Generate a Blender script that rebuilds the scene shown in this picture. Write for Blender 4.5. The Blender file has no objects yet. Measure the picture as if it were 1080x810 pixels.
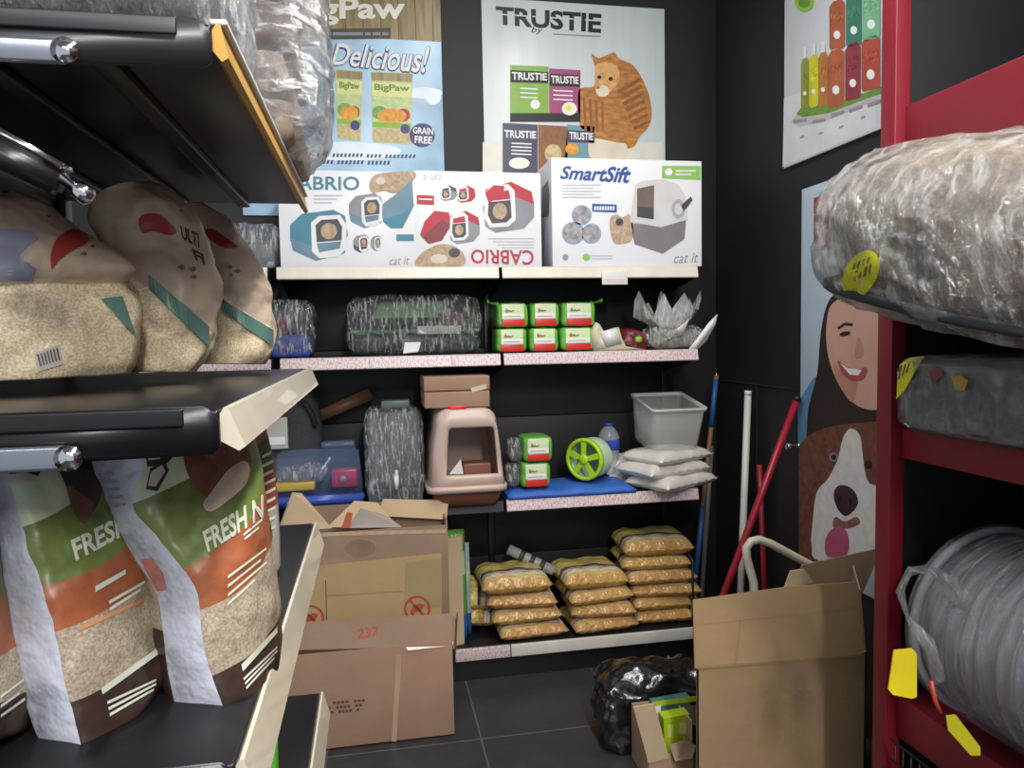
import bpy, bmesh, math, random
from mathutils import Vector, Matrix, noise
from mathutils.bvhtree import BVHTree
S = bpy.context.scene
C = S.collection
R = math.radians
V = Vector
# ------------------------------------------------------------------ camera
F, CX, CY, H = 780.0, 540.0, 405.0, 1.6
CAM = V((0, 0, H))
_d = V(((394 - CX) / F, (356 - CY) / F, 1)).normalized()
_v = V((.019, 1, 0)); _v.z = -(_d.x * _v.x + _d.y * _v.y) / _d.z; _v.normalize()
_r = _v.cross(_d)
CW = Matrix((_r, _d, -_v)).transposed()          # world -> camera (x right, y down, z forward)
WC = CW.transposed()
cam = bpy.data.cameras.new('camera'); cam.sensor_width = 36; cam.lens = F / 1080 * 36; cam.clip_start = .02
co = bpy.data.objects.new('camera', cam); C.objects.link(co)
rx, dn, fw = WC @ V((1, 0, 0)), WC @ V((0, 1, 0)), WC @ V((0, 0, 1))
mw = Matrix((rx, -dn, -fw)).transposed().to_4x4(); mw.translation = CAM
co.matrix_world = mw
S.camera = co
# ------------------------------------------------------------------ light
vs = S.view_settings
vs.view_transform = 'Standard'; vs.look = 'None'; vs.gamma = 1; vs.exposure = 0.0; vs.use_curve_mapping = False
w = bpy.data.worlds.new('shop_ambience'); S.world = w; w.use_nodes = True
w.node_tree.nodes['Background'].inputs[0].default_value = (.86, .93, 1, 1)
w.node_tree.nodes['Background'].inputs[1].default_value = .68
def area(x, y, z, sx, sy, p, col=(1, .97, .93), aim=None):
    l = bpy.data.lights.new('overhead_light', 'AREA'); l.shape = 'RECTANGLE'; l.size = sx; l.size_y = sy; l.energy = p; l.color = col
    o = bpy.data.objects.new('overhead_light', l); C.objects.link(o); o.location = (x, y, z)
    if aim: o.rotation_euler = (V(aim) - V((x, y, z))).to_track_quat('-Z', 'Y').to_euler()
    return o
area(.75, 2.05, 3.62, .18, 1.2, 34)
area(.75, .55, 3.62, .18, 1.2, 40)
area(.65, -.9, 3.62, .18, 1.2, 55)
area(.55, -2.3, 3.55, .18, 1.2, 100, aim=(.5, 3, .7))  # unseen light added behind the camera to brighten the low shelves
area(-.9, -1.9, 3.55, 1.2, .18, 18, aim=(.2, 2.5, .9))  # unseen side light, also added to fill the lower shelves
area(1.0, -.6, 3.62, 1.2, .18, 36)
# ------------------------------------------------------------------ pixel -> world on a plane
def ray(x, y): return WC @ V(((x - CX) / F, (y - CY) / F, 1))
def P(x, y, Y): r = ray(x, y); return r * (Y / r.y) + CAM
def PXx(x, y, X): r = ray(x, y); return r * (X / r.x) + CAM
def PZ(x, y, Z): r = ray(x, y); return r * ((Z - H) / r.z) + CAM
def PD(x, y, dist): return ray(x, y) * dist + CAM
# ------------------------------------------------------------------ materials
def lin(h):
    h = h.lstrip('#'); o = []
    for i in (0, 2, 4):
        c = int(h[i:i + 2], 16) / 255; o.append(c / 12.92 if c <= .04045 else ((c + .055) / 1.055) ** 2.4)
    return (*o, 1)
MATS = {}
def mat(key, col, rough=.5, metal=0, var=.07, scale=9, bump=0, bscale=40, alpha=1, trans=0, coat=0, spec=.5, stretch=None):
    if key in MATS: return MATS[key]
    m = bpy.data.materials.new(key); m.use_nodes = True; MATS[key] = m
    nt = m.node_tree; N = nt.nodes; L = nt.links; b = N['Principled BSDF']
    c = lin(col)
    tc = N.new('ShaderNodeTexCoord'); mp = N.new('ShaderNodeMapping'); L.new(tc.outputs['Object'], mp.inputs[0])
    if stretch: mp.inputs['Scale'].default_value = stretch
    n = N.new('ShaderNodeTexNoise'); n.inputs['Scale'].default_value = scale; n.inputs['Detail'].default_value = 4
    L.new(mp.outputs[0], n.inputs[0])
    cr = N.new('ShaderNodeValToRGB'); e = cr.color_ramp.elements
    e[0].position = .3; e[1].position = .7
    e[0].color = (*[max(0, k * (1 - var)) for k in c[:3]], 1); e[1].color = (*[min(1, k * (1 + var)) for k in c[:3]], 1)
    L.new(n.outputs[0], cr.inputs[0]); L.new(cr.outputs[0], b.inputs['Base Color'])
    b.inputs['Roughness'].default_value = rough; b.inputs['Metallic'].default_value = metal
    b.inputs['Alpha'].default_value = alpha; b.inputs['Transmission Weight'].default_value = trans
    b.inputs['Coat Weight'].default_value = coat; b.inputs['Specular IOR Level'].default_value = spec
    if bump:
        n2 = N.new('ShaderNodeTexNoise'); n2.inputs['Scale'].default_value = bscale; n2.inputs['Detail'].default_value = 3
        L.new(mp.outputs[0], n2.inputs[0])
        bp = N.new('ShaderNodeBump'); bp.inputs['Strength'].default_value = bump; bp.inputs['Distance'].default_value = .01
        L.new(n2.outputs[0], bp.inputs['Height']); L.new(bp.outputs[0], b.inputs['Normal'])
    return m
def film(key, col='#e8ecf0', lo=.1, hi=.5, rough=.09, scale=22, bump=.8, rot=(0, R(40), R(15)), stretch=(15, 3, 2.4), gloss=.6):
    """creased clear packing film with painted white glint streaks"""
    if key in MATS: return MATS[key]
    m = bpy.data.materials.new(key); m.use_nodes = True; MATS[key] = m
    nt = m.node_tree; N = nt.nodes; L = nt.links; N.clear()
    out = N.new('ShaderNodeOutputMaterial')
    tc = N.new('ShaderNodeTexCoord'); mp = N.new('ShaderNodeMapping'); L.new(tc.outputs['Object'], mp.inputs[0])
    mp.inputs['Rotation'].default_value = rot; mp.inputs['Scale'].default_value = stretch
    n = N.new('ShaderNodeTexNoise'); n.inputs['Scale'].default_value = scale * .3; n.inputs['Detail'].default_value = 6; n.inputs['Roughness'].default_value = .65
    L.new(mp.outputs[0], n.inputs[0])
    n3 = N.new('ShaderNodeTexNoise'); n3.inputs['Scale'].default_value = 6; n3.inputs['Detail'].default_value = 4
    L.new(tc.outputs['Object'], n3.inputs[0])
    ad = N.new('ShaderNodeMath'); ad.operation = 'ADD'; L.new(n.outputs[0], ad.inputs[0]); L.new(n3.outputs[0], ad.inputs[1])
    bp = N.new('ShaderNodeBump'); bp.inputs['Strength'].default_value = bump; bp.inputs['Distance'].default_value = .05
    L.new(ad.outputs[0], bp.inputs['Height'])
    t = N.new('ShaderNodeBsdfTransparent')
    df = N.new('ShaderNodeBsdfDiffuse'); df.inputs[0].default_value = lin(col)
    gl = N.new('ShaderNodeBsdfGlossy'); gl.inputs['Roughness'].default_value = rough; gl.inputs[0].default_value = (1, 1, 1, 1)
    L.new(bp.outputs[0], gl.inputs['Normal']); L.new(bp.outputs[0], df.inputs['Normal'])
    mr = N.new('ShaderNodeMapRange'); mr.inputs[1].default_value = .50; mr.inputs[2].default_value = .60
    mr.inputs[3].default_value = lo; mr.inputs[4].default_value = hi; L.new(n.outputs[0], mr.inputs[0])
    m1 = N.new('ShaderNodeMixShader'); L.new(mr.outputs[0], m1.inputs[0]); L.new(t.outputs[0], m1.inputs[1]); L.new(df.outputs[0], m1.inputs[2])  # white diffuse streaks mixed in to imitate lamp glints on the film
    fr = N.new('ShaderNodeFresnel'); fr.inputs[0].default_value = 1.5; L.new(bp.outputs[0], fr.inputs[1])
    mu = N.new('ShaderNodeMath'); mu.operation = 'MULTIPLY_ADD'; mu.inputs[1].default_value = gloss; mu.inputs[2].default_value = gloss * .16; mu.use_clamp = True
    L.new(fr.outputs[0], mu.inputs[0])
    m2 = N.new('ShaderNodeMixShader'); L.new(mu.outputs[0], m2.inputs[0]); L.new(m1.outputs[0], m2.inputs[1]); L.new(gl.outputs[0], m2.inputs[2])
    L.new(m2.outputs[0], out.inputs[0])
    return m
def bandmat(key, bands, tilt=.2, rough=.38, grain=None, crinkle=.5, wob=.01, cs=14):
    """horizontal printed bands up a bag: UV.y * (1 - tilt*UV.x); bands = [(start, colour, speckle)]"""
    if key in MATS: return MATS[key]
    m = bpy.data.materials.new(key); m.use_nodes = True; MATS[key] = m
    nt = m.node_tree; N = nt.nodes; L = nt.links; b = N['Principled BSDF']
    uv = N.new('ShaderNodeUVMap'); sp = N.new('ShaderNodeSeparateXYZ'); L.new(uv.outputs[0], sp.inputs[0])
    k = N.new('ShaderNodeMath'); k.operation = 'MULTIPLY_ADD'; k.inputs[1].default_value = -tilt; k.inputs[2].default_value = 1; L.new(sp.outputs[0], k.inputs[0])
    q = N.new('ShaderNodeMath'); q.operation = 'MULTIPLY'; L.new(sp.outputs[1], q.inputs[0]); L.new(k.outputs[0], q.inputs[1])
    tc = N.new('ShaderNodeTexCoord')
    n = N.new('ShaderNodeTexNoise'); n.inputs['Scale'].default_value = 330; n.inputs['Detail'].default_value = 2; L.new(tc.outputs['Object'], n.inputs[0])
    cr = N.new('ShaderNodeValToRGB'); cr.color_ramp.interpolation = 'CONSTANT'
    cg = N.new('ShaderNodeValToRGB'); cg.color_ramp.interpolation = 'CONSTANT'
    for r, j in ((cr, 0), (cg, 1)):
        e = r.color_ramp.elements
        while len(e) < len(bands): e.new(.5)
        for i, (pos, col, gr) in enumerate(bands):
            e[i].position = pos
        for i, (pos, col, gr) in enumerate(bands):
            e[i].color = lin(col) if j == 0 else (gr, gr, gr, 1)
        L.new(q.outputs[0], r.inputs[0])
    mr = N.new('ShaderNodeMapRange'); mr.inputs[1].default_value = .35; mr.inputs[2].default_value = .65; mr.inputs[3].default_value = .5; mr.inputs[4].default_value = 1.25
    L.new(n.outputs[0], mr.inputs[0])
    one = N.new('ShaderNodeMix'); one.data_type = 'FLOAT'; one.inputs[2].default_value = 1
    L.new(cg.outputs[0], one.inputs[0]); L.new(mr.outputs[0], one.inputs[3])
    mu = N.new('ShaderNodeMix'); mu.data_type = 'RGBA'; mu.blend_type = 'MULTIPLY'; mu.inputs[0].default_value = 1
    L.new(cr.outputs[0], mu.inputs[6]); L.new(one.outputs[0], mu.inputs[7]); L.new(mu.outputs[2], b.inputs['Base Color'])
    b.inputs['Roughness'].default_value = rough
    n2 = N.new('ShaderNodeTexNoise'); n2.inputs['Scale'].default_value = cs; n2.inputs['Detail'].default_value = 2.5; L.new(tc.outputs['Object'], n2.inputs[0])
    bp = N.new('ShaderNodeBump'); bp.inputs['Strength'].default_value = crinkle; bp.inputs['Distance'].default_value = .022
    L.new(n2.outputs[0], bp.inputs['Height']); L.new(bp.outputs[0], b.inputs['Normal'])
    return m
# ------------------------------------------------------------------ mesh builder
_txt = {}
def text2d(s, bold=.0, shear=0):
    k = (s, bold, shear)
    if k not in _txt:
        cu = bpy.data.curves.new('t', 'FONT'); cu.body = s; cu.size = 1; cu.offset = bold; cu.shear = shear; cu.resolution_u = 3
        o = bpy.data.objects.new('t', cu); C.objects.link(o)
        me = o.evaluated_get(bpy.context.evaluated_depsgraph_get()).to_mesh()
        vs_ = [(v.co.x, v.co.y) for v in me.vertices]; fs = [tuple(p.vertices) for p in me.polygons]
        o.evaluated_get(bpy.context.evaluated_depsgraph_get()).to_mesh_clear()
        bpy.data.objects.remove(o); bpy.data.curves.remove(cu)
        xs = [a for a, _ in vs_]; ys = [b for _, b in vs_]
        x0, x1, y0, y1 = min(xs), max(xs), min(ys), max(ys)
        _txt[k] = ([((a - x0) / (x1 - x0), (b - y0) / (y1 - y0)) for a, b in vs_], fs)
    return _txt[k]
class MB:
    def __init__(self): self.v = []; self.f = []; self.m = []; self.uv = {}; self.mats = []; self.sm = []; self._b = None
    def mi(self, m):
        if m not in self.mats: self.mats.append(m)
        return self.mats.index(m)
    def face(self, idx, m, smooth=False): self.f.append(tuple(idx)); self.m.append(self.mi(m)); self.sm.append(smooth)
    def addbm(self, bm, M, m, smooth=False):
        o = len(self.v); bm.verts.ensure_lookup_table()
        for i, v in enumerate(bm.verts): v.index = i; self.v.append(M @ v.co)
        for f in bm.faces: self.face([o + v.index for v in f.verts], m, smooth)
        bm.free(); return self
    def box(self, lo, hi, m, bev=.0, M=None, seg=2):
        lo, hi = V(lo), V(hi); bm = bmesh.new(); bmesh.ops.create_cube(bm, size=1)
        s = hi - lo
        for v in bm.verts: v.co = V((v.co.x * s.x, v.co.y * s.y, v.co.z * s.z)) + (lo + hi) / 2
        if bev: bmesh.ops.bevel(bm, geom=bm.edges[:], offset=min(bev, min(s) * .45), segments=seg, affect='EDGES', profile=.6)
        return self.addbm(bm, M or Matrix(), m, bool(bev))
    def hexa(self, b, t, m, bev=0):
        """bottom quad b, top quad t (4 pts each, same order)"""
        bm = bmesh.new(); vs_ = [bm.verts.new(p) for p in list(b) + list(t)]
        bm.faces.new(vs_[:4][::-1]); bm.faces.new(vs_[4:])
        for i in range(4): j = (i + 1) % 4; bm.faces.new((vs_[i], vs_[j], vs_[4 + j], vs_[4 + i]))
        bmesh.ops.recalc_face_normals(bm, faces=bm.faces)
        if bev: bmesh.ops.bevel(bm, geom=bm.edges[:], offset=bev, segments=2, affect='EDGES')
        return self.addbm(bm, Matrix(), m, bool(bev))
    def slab(self, pts, th, m, n=None, bev=0):
        """flat polygon given thickness th away from the viewer (or along n)"""
        pts = [V(p) for p in pts]
        nn = (pts[1] - pts[0]).cross(pts[2] - pts[0]).normalized()
        if n is None:
            if nn.dot(pts[0] - CAM) < 0: nn = -nn
        else: nn = V(n).normalized()
        bm = bmesh.new(); a = [bm.verts.new(p) for p in pts]; b = [bm.verts.new(p + nn * th) for p in pts]
        bm.faces.new(a); bm.faces.new(b[::-1]); k = len(a)
        for i in range(k): j = (i + 1) % k; bm.faces.new((a[j], a[i], b[i], b[j]))
        bmesh.ops.recalc_face_normals(bm, faces=bm.faces)
        if bev: bmesh.ops.bevel(bm, geom=bm.edges[:], offset=bev, segments=2, affect='EDGES')
        return self.addbm(bm, Matrix(), m, bool(bev))
    def loft(self, rings, m, closed=True, cap=True, smooth=True, uv=None, mf=None):
        o = len(self.v); n = len(rings[0])
        for r in rings: self.v += [V(p) for p in r]
        if uv:
            for i, r in enumerate(rings):
                for j in range(n): self.uv[o + i * n + j] = uv(i, j)
        for i in range(len(rings) - 1):
            for j in range(n if closed else n - 1):
                k = (j + 1) % n
                self.face((o + i * n + j, o + i * n + k, o + (i + 1) * n + k, o + (i + 1) * n + j), mf(i, j) if mf else m, smooth)
        if cap and closed:
            self.face([o + j for j in range(n)][::-1], mf(0, 0) if mf else m, smooth)
            q = o + (len(rings) - 1) * n; self.face([q + j for j in range(n)], mf(len(rings) - 2, 0) if mf else m, smooth)
        return self
    def tube(self, pts, r, m, n=10, cap=True, flat=1):
        pts = [V(p) for p in pts]; rings = []; up = None
        rr = r if isinstance(r, (list, tuple)) else [r] * len(pts)
        for i, p in enumerate(pts):
            t = (pts[min(i + 1, len(pts) - 1)] - pts[max(i - 1, 0)]).normalized()
            if up is None:
                up = V((0, 0, 1)) if abs(t.z) < .9 else V((1, 0, 0))
            a = (up - t * up.dot(t)).normalized(); b = t.cross(a); up = a
            rings.append([p + (a * math.cos(2 * math.pi * k / n) * flat + b * math.sin(2 * math.pi * k / n)) * rr[i] for k in range(n)])
        return self.loft(rings, m, cap=cap)
    def lathe(self, prof, M, m, n=28, cap=True, mf=None):
        """prof = [(radius, z)]"""
        rings = [[M @ V((r * math.cos(2 * math.pi * k / n), r * math.sin(2 * math.pi * k / n), z)) for k in range(n)] for r, z in prof]
        return self.loft(rings, m, cap=cap, mf=mf)
    def blob(self, M, half, m, n=4, cuts=14, amp=0, freq=6, seed=0, flat=None, ridges=0, uv=False):
        """crumpled rounded box"""
        bm = bmesh.new(); bmesh.ops.create_cube(bm, size=2)
        bmesh.ops.subdivide_edges(bm, edges=bm.edges[:], cuts=cuts, use_grid_fill=True)
        hx = V(half)
        for v in bm.verts:
            q = v.co.copy(); s = (abs(q.x) ** n + abs(q.y) ** n + abs(q.z) ** n) ** (1 / n); q /= s
            p = V((q.x * hx.x, q.y * hx.y, q.z * hx.z)); nr = q.normalized()
            if amp:
                a = noise.noise(p * freq + V((seed, seed * 1.7, 0)))
                a += .5 * noise.noise(p * freq * 2.7 + V((0, seed, seed)))
                if ridges: a += ridges * (1 - 2 * abs(noise.noise(V((p.x * freq * 1.3, p.y * freq * 1.3, p.z * freq * 3.5)) + V((seed, 9, 3)))))
                p += nr * a * amp
            if flat is not None and p.z < flat: p.z = flat
            v.co = p
        return self.addbm(bm, M, m, True)
    # --- printed marks -------------------------------------------------
    def bvh(self):
        if self._b is None: self._b = BVHTree.FromPolygons([tuple(p) for p in self.v], self.f)
        return self._b
    def hit(self, x, y, off):
        d = ray(x, y).normalized(); r = self.bvh().ray_cast(CAM, d)
        if r[0] is None:
            r = self.bvh().find_nearest(CAM + d * getattr(self, 'dist', 1.0))
            return V(r[0]) - d * off
        n = r[1] if r[1].dot(d) < 0 else -r[1]
        self.dist = r[3]
        return V(r[0]) + (n * .6 - d * .4) * off
    def mark(self, pts, m, tgt=None, layer=1, rings=0, off=.0007):
        T = tgt or (lambda x, y, o: self.hit(x, y, o)); o = len(self.v); of = off * layer
        n = len(pts)
        if not rings:
            self.v += [T(x, y, of) for x, y in pts]; self.face(list(range(o, o + n)), m)
        else:
            cx = sum(p[0] for p in pts) / n; cy = sum(p[1] for p in pts) / n
            new = [T(cx, cy, of)]
            for k in range(1, rings + 1):
                t = k / rings; new += [T(cx + (x - cx) * t, cy + (y - cy) * t, of) for x, y in pts]
            self.v += new
            for j in range(n): self.face((o, o + 1 + j, o + 1 + (j + 1) % n), m, True)
            for k in range(rings - 1):
                a = o + 1 + k * n; b = a + n
                for j in range(n): q = (j + 1) % n; self.face((a + j, b + j, b + q, a + q), m, True)
        return self
    def oval(self, cx, cy, rx_, ry, m, tgt=None, layer=1, n=20, rot=0, rings=0, **k):
        c, s = math.cos(rot), math.sin(rot)
        return self.mark([(cx + rx_ * math.cos(2 * math.pi * i / n) * c - ry * math.sin(2 * math.pi * i / n) * s,
                           cy + rx_ * math.cos(2 * math.pi * i / n) * s + ry * math.sin(2 * math.pi * i / n) * c) for i in range(n)], m, tgt, layer, rings, **k)
    def rect(self, x0, y0, x1, y1, m, tgt=None, layer=1, **k): return self.mark([(x0, y0), (x1, y0), (x1, y1), (x0, y1)], m, tgt, layer, **k)
    def text(self, s, q, m, tgt=None, layer=2, bold=.02, shear=0, off=.0007):
        """q = (x0,y0,x1,y1) or corner list [top-left, top-right, bottom-right, bottom-left]"""
        if len(q) == 4 and not isinstance(q[0], (tuple, list)): q = [(q[0], q[1]), (q[2], q[1]), (q[2], q[3]), (q[0], q[3])]
        T = tgt or (lambda x, y, o: self.hit(x, y, o)); vv, ff = text2d(s, bold, shear); o = len(self.v)
        for a, b in vv:
            t = 1 - b
            x = (q[0][0] * (1 - a) + q[1][0] * a) * (1 - t) + (q[3][0] * (1 - a) + q[2][0] * a) * t
            y = (q[0][1] * (1 - a) + q[1][1] * a) * (1 - t) + (q[3][1] * (1 - a) + q[2][1] * a) * t
            self.v.append(T(x, y, off * layer))
        for f in ff: self.face([o + i for i in f], m)
        return self
    def ring(self, cx, cy, r0, r1, m, tgt=None, layer=2, n=28, sx=1):
        T = tgt or (lambda x, y, o: self.hit(x, y, o)); o = len(self.v)
        for r in (r0, r1): self.v += [T(cx + sx * r * math.cos(2 * math.pi * i / n), cy + r * math.sin(2 * math.pi * i / n), .0007 * layer) for i in range(n)]
        for i in range(n): j = (i + 1) % n; self.face((o + i, o + j, o + n + j, o + n + i), m)
        return self
    def soft(self, pts, *a, **k):
        """mark with a smooth closed outline"""
        n = len(pts); o = []
        for i in range(n):
            p0, p1, p2, p3 = pts[i - 1], pts[i], pts[(i + 1) % n], pts[(i + 2) % n]
            for t in (0, .25, .5, .75): o.append(tuple(.5 * (2 * p1[d] + (p2[d] - p0[d]) * t + (2 * p0[d] - 5 * p1[d] + 4 * p2[d] - p3[d]) * t * t + (3 * p1[d] - p0[d] - 3 * p2[d] + p3[d]) * t ** 3) for d in (0, 1)))
        return self.mark(o, *a, **k)
    # --- link -----------------------------------------------------------
    def build(self, name, parent=None, origin=None):
        me = bpy.data.meshes.new(name)
        if origin is None:
            if parent: origin = V((sum(p.x for p in self.v), sum(p.y for p in self.v), sum(p.z for p in self.v))) / len(self.v)
            else:
                xs = [p.x for p in self.v]; ys = [p.y for p in self.v]
                origin = V(((min(xs) + max(xs)) / 2, (min(ys) + max(ys)) / 2, min(p.z for p in self.v)))
        me.from_pydata([tuple(p - origin) for p in self.v], [], self.f)
        for m in self.mats: me.materials.append(m)
        me.polygons.foreach_set('material_index', self.m); me.polygons.foreach_set('use_smooth', self.sm)
        if self.uv:
            u = me.uv_layers.new(name='UVMap')
            for l in me.loops: u.data[l.index].uv = self.uv.get(l.vertex_index, (0, 0))
        me.validate(); me.update()
        o = bpy.data.objects.new(name, me); C.objects.link(o)
        wl = V(origin)
        if parent:
            o.parent = parent; q = parent
            while q: wl = wl - q.location; q = q.parent
        o.location = wl
        return o
def tag(o, label=None, cat=None, group=None, kind=None):
    if label: o['label'] = label
    if cat: o['category'] = cat
    if group: o['group'] = group
    if kind: o['kind'] = kind
    return o
def thing(name, loc, label, cat, group=None):
    o = bpy.data.objects.new(name, None); C.objects.link(o); o.location = loc; o.empty_display_size = .05
    return tag(o, label, cat, group)
def copy_tree(o, parent=None):
    c = o.copy(); C.objects.link(c)
    if parent: c.parent = parent
    for ch in o.children: copy_tree(ch, c)
    return c
def planeT(pt, nrm):
    pt, nrm = V(pt), V(nrm).normalized()
    def T(x, y, off):
        d = ray(x, y); t = (pt - CAM).dot(nrm) / d.dot(nrm); return CAM + d * t + nrm * off
    return T
def rrect(w_, h, r, n=5):
    """rounded rectangle outline, centred"""
    o = []
    for cx, cy, a0 in ((w_ / 2 - r, h / 2 - r, 0), (-w_ / 2 + r, h / 2 - r, 90), (-w_ / 2 + r, -h / 2 + r, 180), (w_ / 2 - r, -h / 2 + r, 270)):
        for i in range(n): a = R(a0 + 90 * i / (n - 1)); o.append((cx + r * math.cos(a), cy + r * math.sin(a)))
    return o
# common materials
BLACKW = mat('black_wall_paint', '#17181c', .6, var=.12)
RACK = mat('black_powder_coat', '#15161a', .42, var=.1)
CREAM = mat('cream_rail_plastic', '#d9d3c4', .35)
WHITE = mat('white_print', '#e9eaec', .4, var=.02)
WHITEG = mat('white_plastic', '#dcdcda', .4, var=.03)
KRAFT = mat('brown_cardboard', '#a0806a', .8, var=.07, scale=5, bump=.15, bscale=25)
KRAFTD = mat('dark_cardboard', '#8e7662', .82, var=.1, scale=6, bump=.2, bscale=20)
KRAFTL = mat('pale_cardboard', '#c3ab8a', .82, var=.06, scale=6, bump=.12, bscale=25)
BLACK = mat('black_print', '#141416', .5, var=.02)
GREYP = mat('grey_print', '#8f9298', .5, var=.02)
TEAL = mat('teal_print', '#3f7f95', .5, var=.1)
RED = mat('red_print', '#b5283a', .5, var=.08)
DARKG = mat('dark_grey_print', '#45464b', .5, var=.1)
BEIGE = mat('beige_fur_print', '#b59d84', .6, var=.25, scale=60)
BLUE = mat('blue_print', '#2a4f96', .5, var=.05)
LIME = mat('lime_green_print', '#86b83a', .5, var=.05)
YEL = mat('yellow_tag_card', '#e2e020', .4, var=.03)
CHROME = mat('chrome', '#d0d2d6', .15, 1, var=.03)
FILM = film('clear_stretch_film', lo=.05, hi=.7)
FILM2 = film('heavy_stretch_film', lo=.12, hi=.85, bump=1.0)
FILM3 = film('thin_poly_bag', lo=.03, hi=.22, bump=.6, gloss=.5)
# ================================================================== SETTING
XW, YW, ZC = 1.85, 3.80, 3.7
def struct(mb, name): return tag(mb.build(name), kind='structure')
def floor_mat():
    m = mat('dark_floor_tile', '#35363a', .38, var=.12, scale=14)
    nt = m.node_tree; N = nt.nodes; L = nt.links; b = N['Principled BSDF']
    g = N.new('ShaderNodeNewGeometry'); mp = N.new('ShaderNodeMapping'); L.new(g.outputs['Position'], mp.inputs[0])
    mp.inputs['Location'].default_value = (-.372 + .6, -.42, 0)
    br = N.new('ShaderNodeTexBrick'); br.offset = 0; br.inputs['Scale'].default_value = 1; br.inputs['Mortar Size'].default_value = .004
    br.inputs['Brick Width'].default_value = .6; br.inputs['Row Height'].default_value = .6
    br.inputs['Color1'].default_value = (1, 1, 1, 1); br.inputs['Color2'].default_value = (.85, .85, .87, 1); br.inputs['Mortar'].default_value = (2.6, 2.6, 2.6, 1)
    L.new(mp.outputs[0], br.inputs[0])
    src = b.inputs['Base Color'].links[0].from_socket
    mu = N.new('ShaderNodeMix'); mu.data_type = 'RGBA'; mu.blend_type = 'MULTIPLY'; mu.inputs[0].default_value = 1
    L.new(src, mu.inputs[6]); L.new(br.outputs[0], mu.inputs[7]); L.new(mu.outputs[2], b.inputs['Base Color'])
    return m
struct(MB().box((-2.6, -2.5, -.1), (XW + .1, YW + .1, 0), floor_mat()), 'floor')
struct(MB().box((-2.6, YW, 0), (XW + .1, YW + .1, ZC), BLACKW), 'wall_back')
wr = MB().box((XW, -2.5, 0), (XW + .1, YW, ZC), BLACKW)
struct(wr, 'wall_right')
# two faint panel joints on the right wall
struct(MB().box((XW - .004, 3.35, 0), (XW, 3.356, 1.33), mat('panel_joint', '#26272b', .6)).box((XW - .004, 2.2, 1.33), (XW, YW, 1.336), mat('panel_joint', '#26272b', .6)), 'trim_1')
struct(MB().box((-2.6, -2.5, ZC), (XW + .1, YW + .1, ZC + .1), mat('ceiling_board', '#8a8a8a', .8)), 'ceiling')

# ================================================================== BACK RACK (two bays of black gondola shelving)
YF, YB = 3.30, 3.74
XL, XM, XR = -.40, .568, 1.515
SA, SB, SC, SD = 1.905, 1.515, .845, .168       # shelf tops
PEG = mat('black_rack_back_panel', '#131418', .5, var=.15)
def strip_mat():
    m = mat('printed_price_strip', '#d8c6c8', .35, var=.02)
    nt = m.node_tree; N = nt.nodes; L = nt.links; b = N['Principled BSDF']
    g = N.new('ShaderNodeNewGeometry'); mp = N.new('ShaderNodeMapping'); L.new(g.outputs['Position'], mp.inputs[0]); mp.inputs['Scale'].default_value = (170, 0, 70)
    n = N.new('ShaderNodeTexNoise'); n.inputs['Scale'].default_value = 1; L.new(mp.outputs[0], n.inputs[0])
    cr = N.new('ShaderNodeValToRGB'); e = cr.color_ramp.elements; e[0].position = .50; e[1].position = .56
    e[0].color = lin('#d8cccd'); e[1].color = lin('#c39aa1'); L.new(n.outputs[0], cr.inputs[0]); L.new(cr.outputs[0], b.inputs['Base Color'])
    return m
STRIP = strip_mat()
rack = thing('gondola_shelving', (.56, YF + .2, 0), 'black metal gondola shelving of two bays along the back wall under the posters', 'shelving')
bp = MB()
for x0, x1 in ((XL - .55, XL - .02), (XL, XM - .012), (XM + .012, XR)):
    for k in range(5):
        z = .1 + k * .36
        bp.box((x0, YB, z), (x1, YB + .012, z + .357), PEG, .002)
bp.build('back_panel', rack)
for x in (XL - .01, XM, XR):
    u = MB().box((x - .016, YB - .03, 0), (x + .016, YB + .02, 1.93), RACK, .003)
    for k in range(40):
        z = .12 + k * .045
        u.box((x - .004, YB - .032, z), (x + .004, YB - .0295, z + .02), BLACK)
    u.build('upright', rack)
def shelf(x0, x1, z, railm, tags=(), rail=True):
    s = MB().box((x0, YF, z - .03), (x1, YB, z), RACK, .003).build('shelf_board', rack)
    if rail:
        r = MB(); bm_ = []
        prof = [(YF - .012, z - .052), (YF - .016, z - .048), (YF - .006, z - .002), (YF + .004, z + .002), (YF + .004, z - .004), (YF, z - .052)]
        r.loft([[V((x, y, zz)) for y, zz in prof] for x in (x0 + .004, x1 - .004)], railm, smooth=False)
        ro = r.build('price_rail', s)
        for q in tags:
            MB().box((q, YF - .0195, z - .05), (q + .014, YF - .0135, z - .004), WHITEG, .001).build('rail_joint', s)
    for x in (x0 + .012, x1 - .012):
        MB().slab([(x, YF + .02, z - .03), (x, YB, z - .03), (x, YB, z - .13), (x, YF + .02, z - .055)], .003, RACK, n=(1, 0, 0)).build('shelf_bracket', s)
    return s
sa = shelf(XL, XM - .004, SA, CREAM); sa2 = shelf(XM + .004, XR, SA, CREAM)
shelf(XL, XM - .004, SB, STRIP, (-.02, .34)); shelf(XM + .004, XR, SB, STRIP, (.845, 1.16))
shelf(XL, XM - .004, SC, RACK); shelf(XM + .004, XR, SC, STRIP, (.86, 1.19))
s1 = MB().box((XL, YF, SD - .035), (XR, YB, SD), RACK, .003).build('shelf_board', rack)
p0 = P(480, 692, YF).x; p1 = P(538, 690, YF).x
for x0, x1, mm in ((XL, p0, RACK), (p0, p1, STRIP), (p1 + .004, XR, mat('white_rail', '#d3d0c8', .4))):
    MB().box((x0, YF - .014, SD - .058), (x1, YF, SD - .002), mm, .003).build('price_rail', s1)
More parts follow.
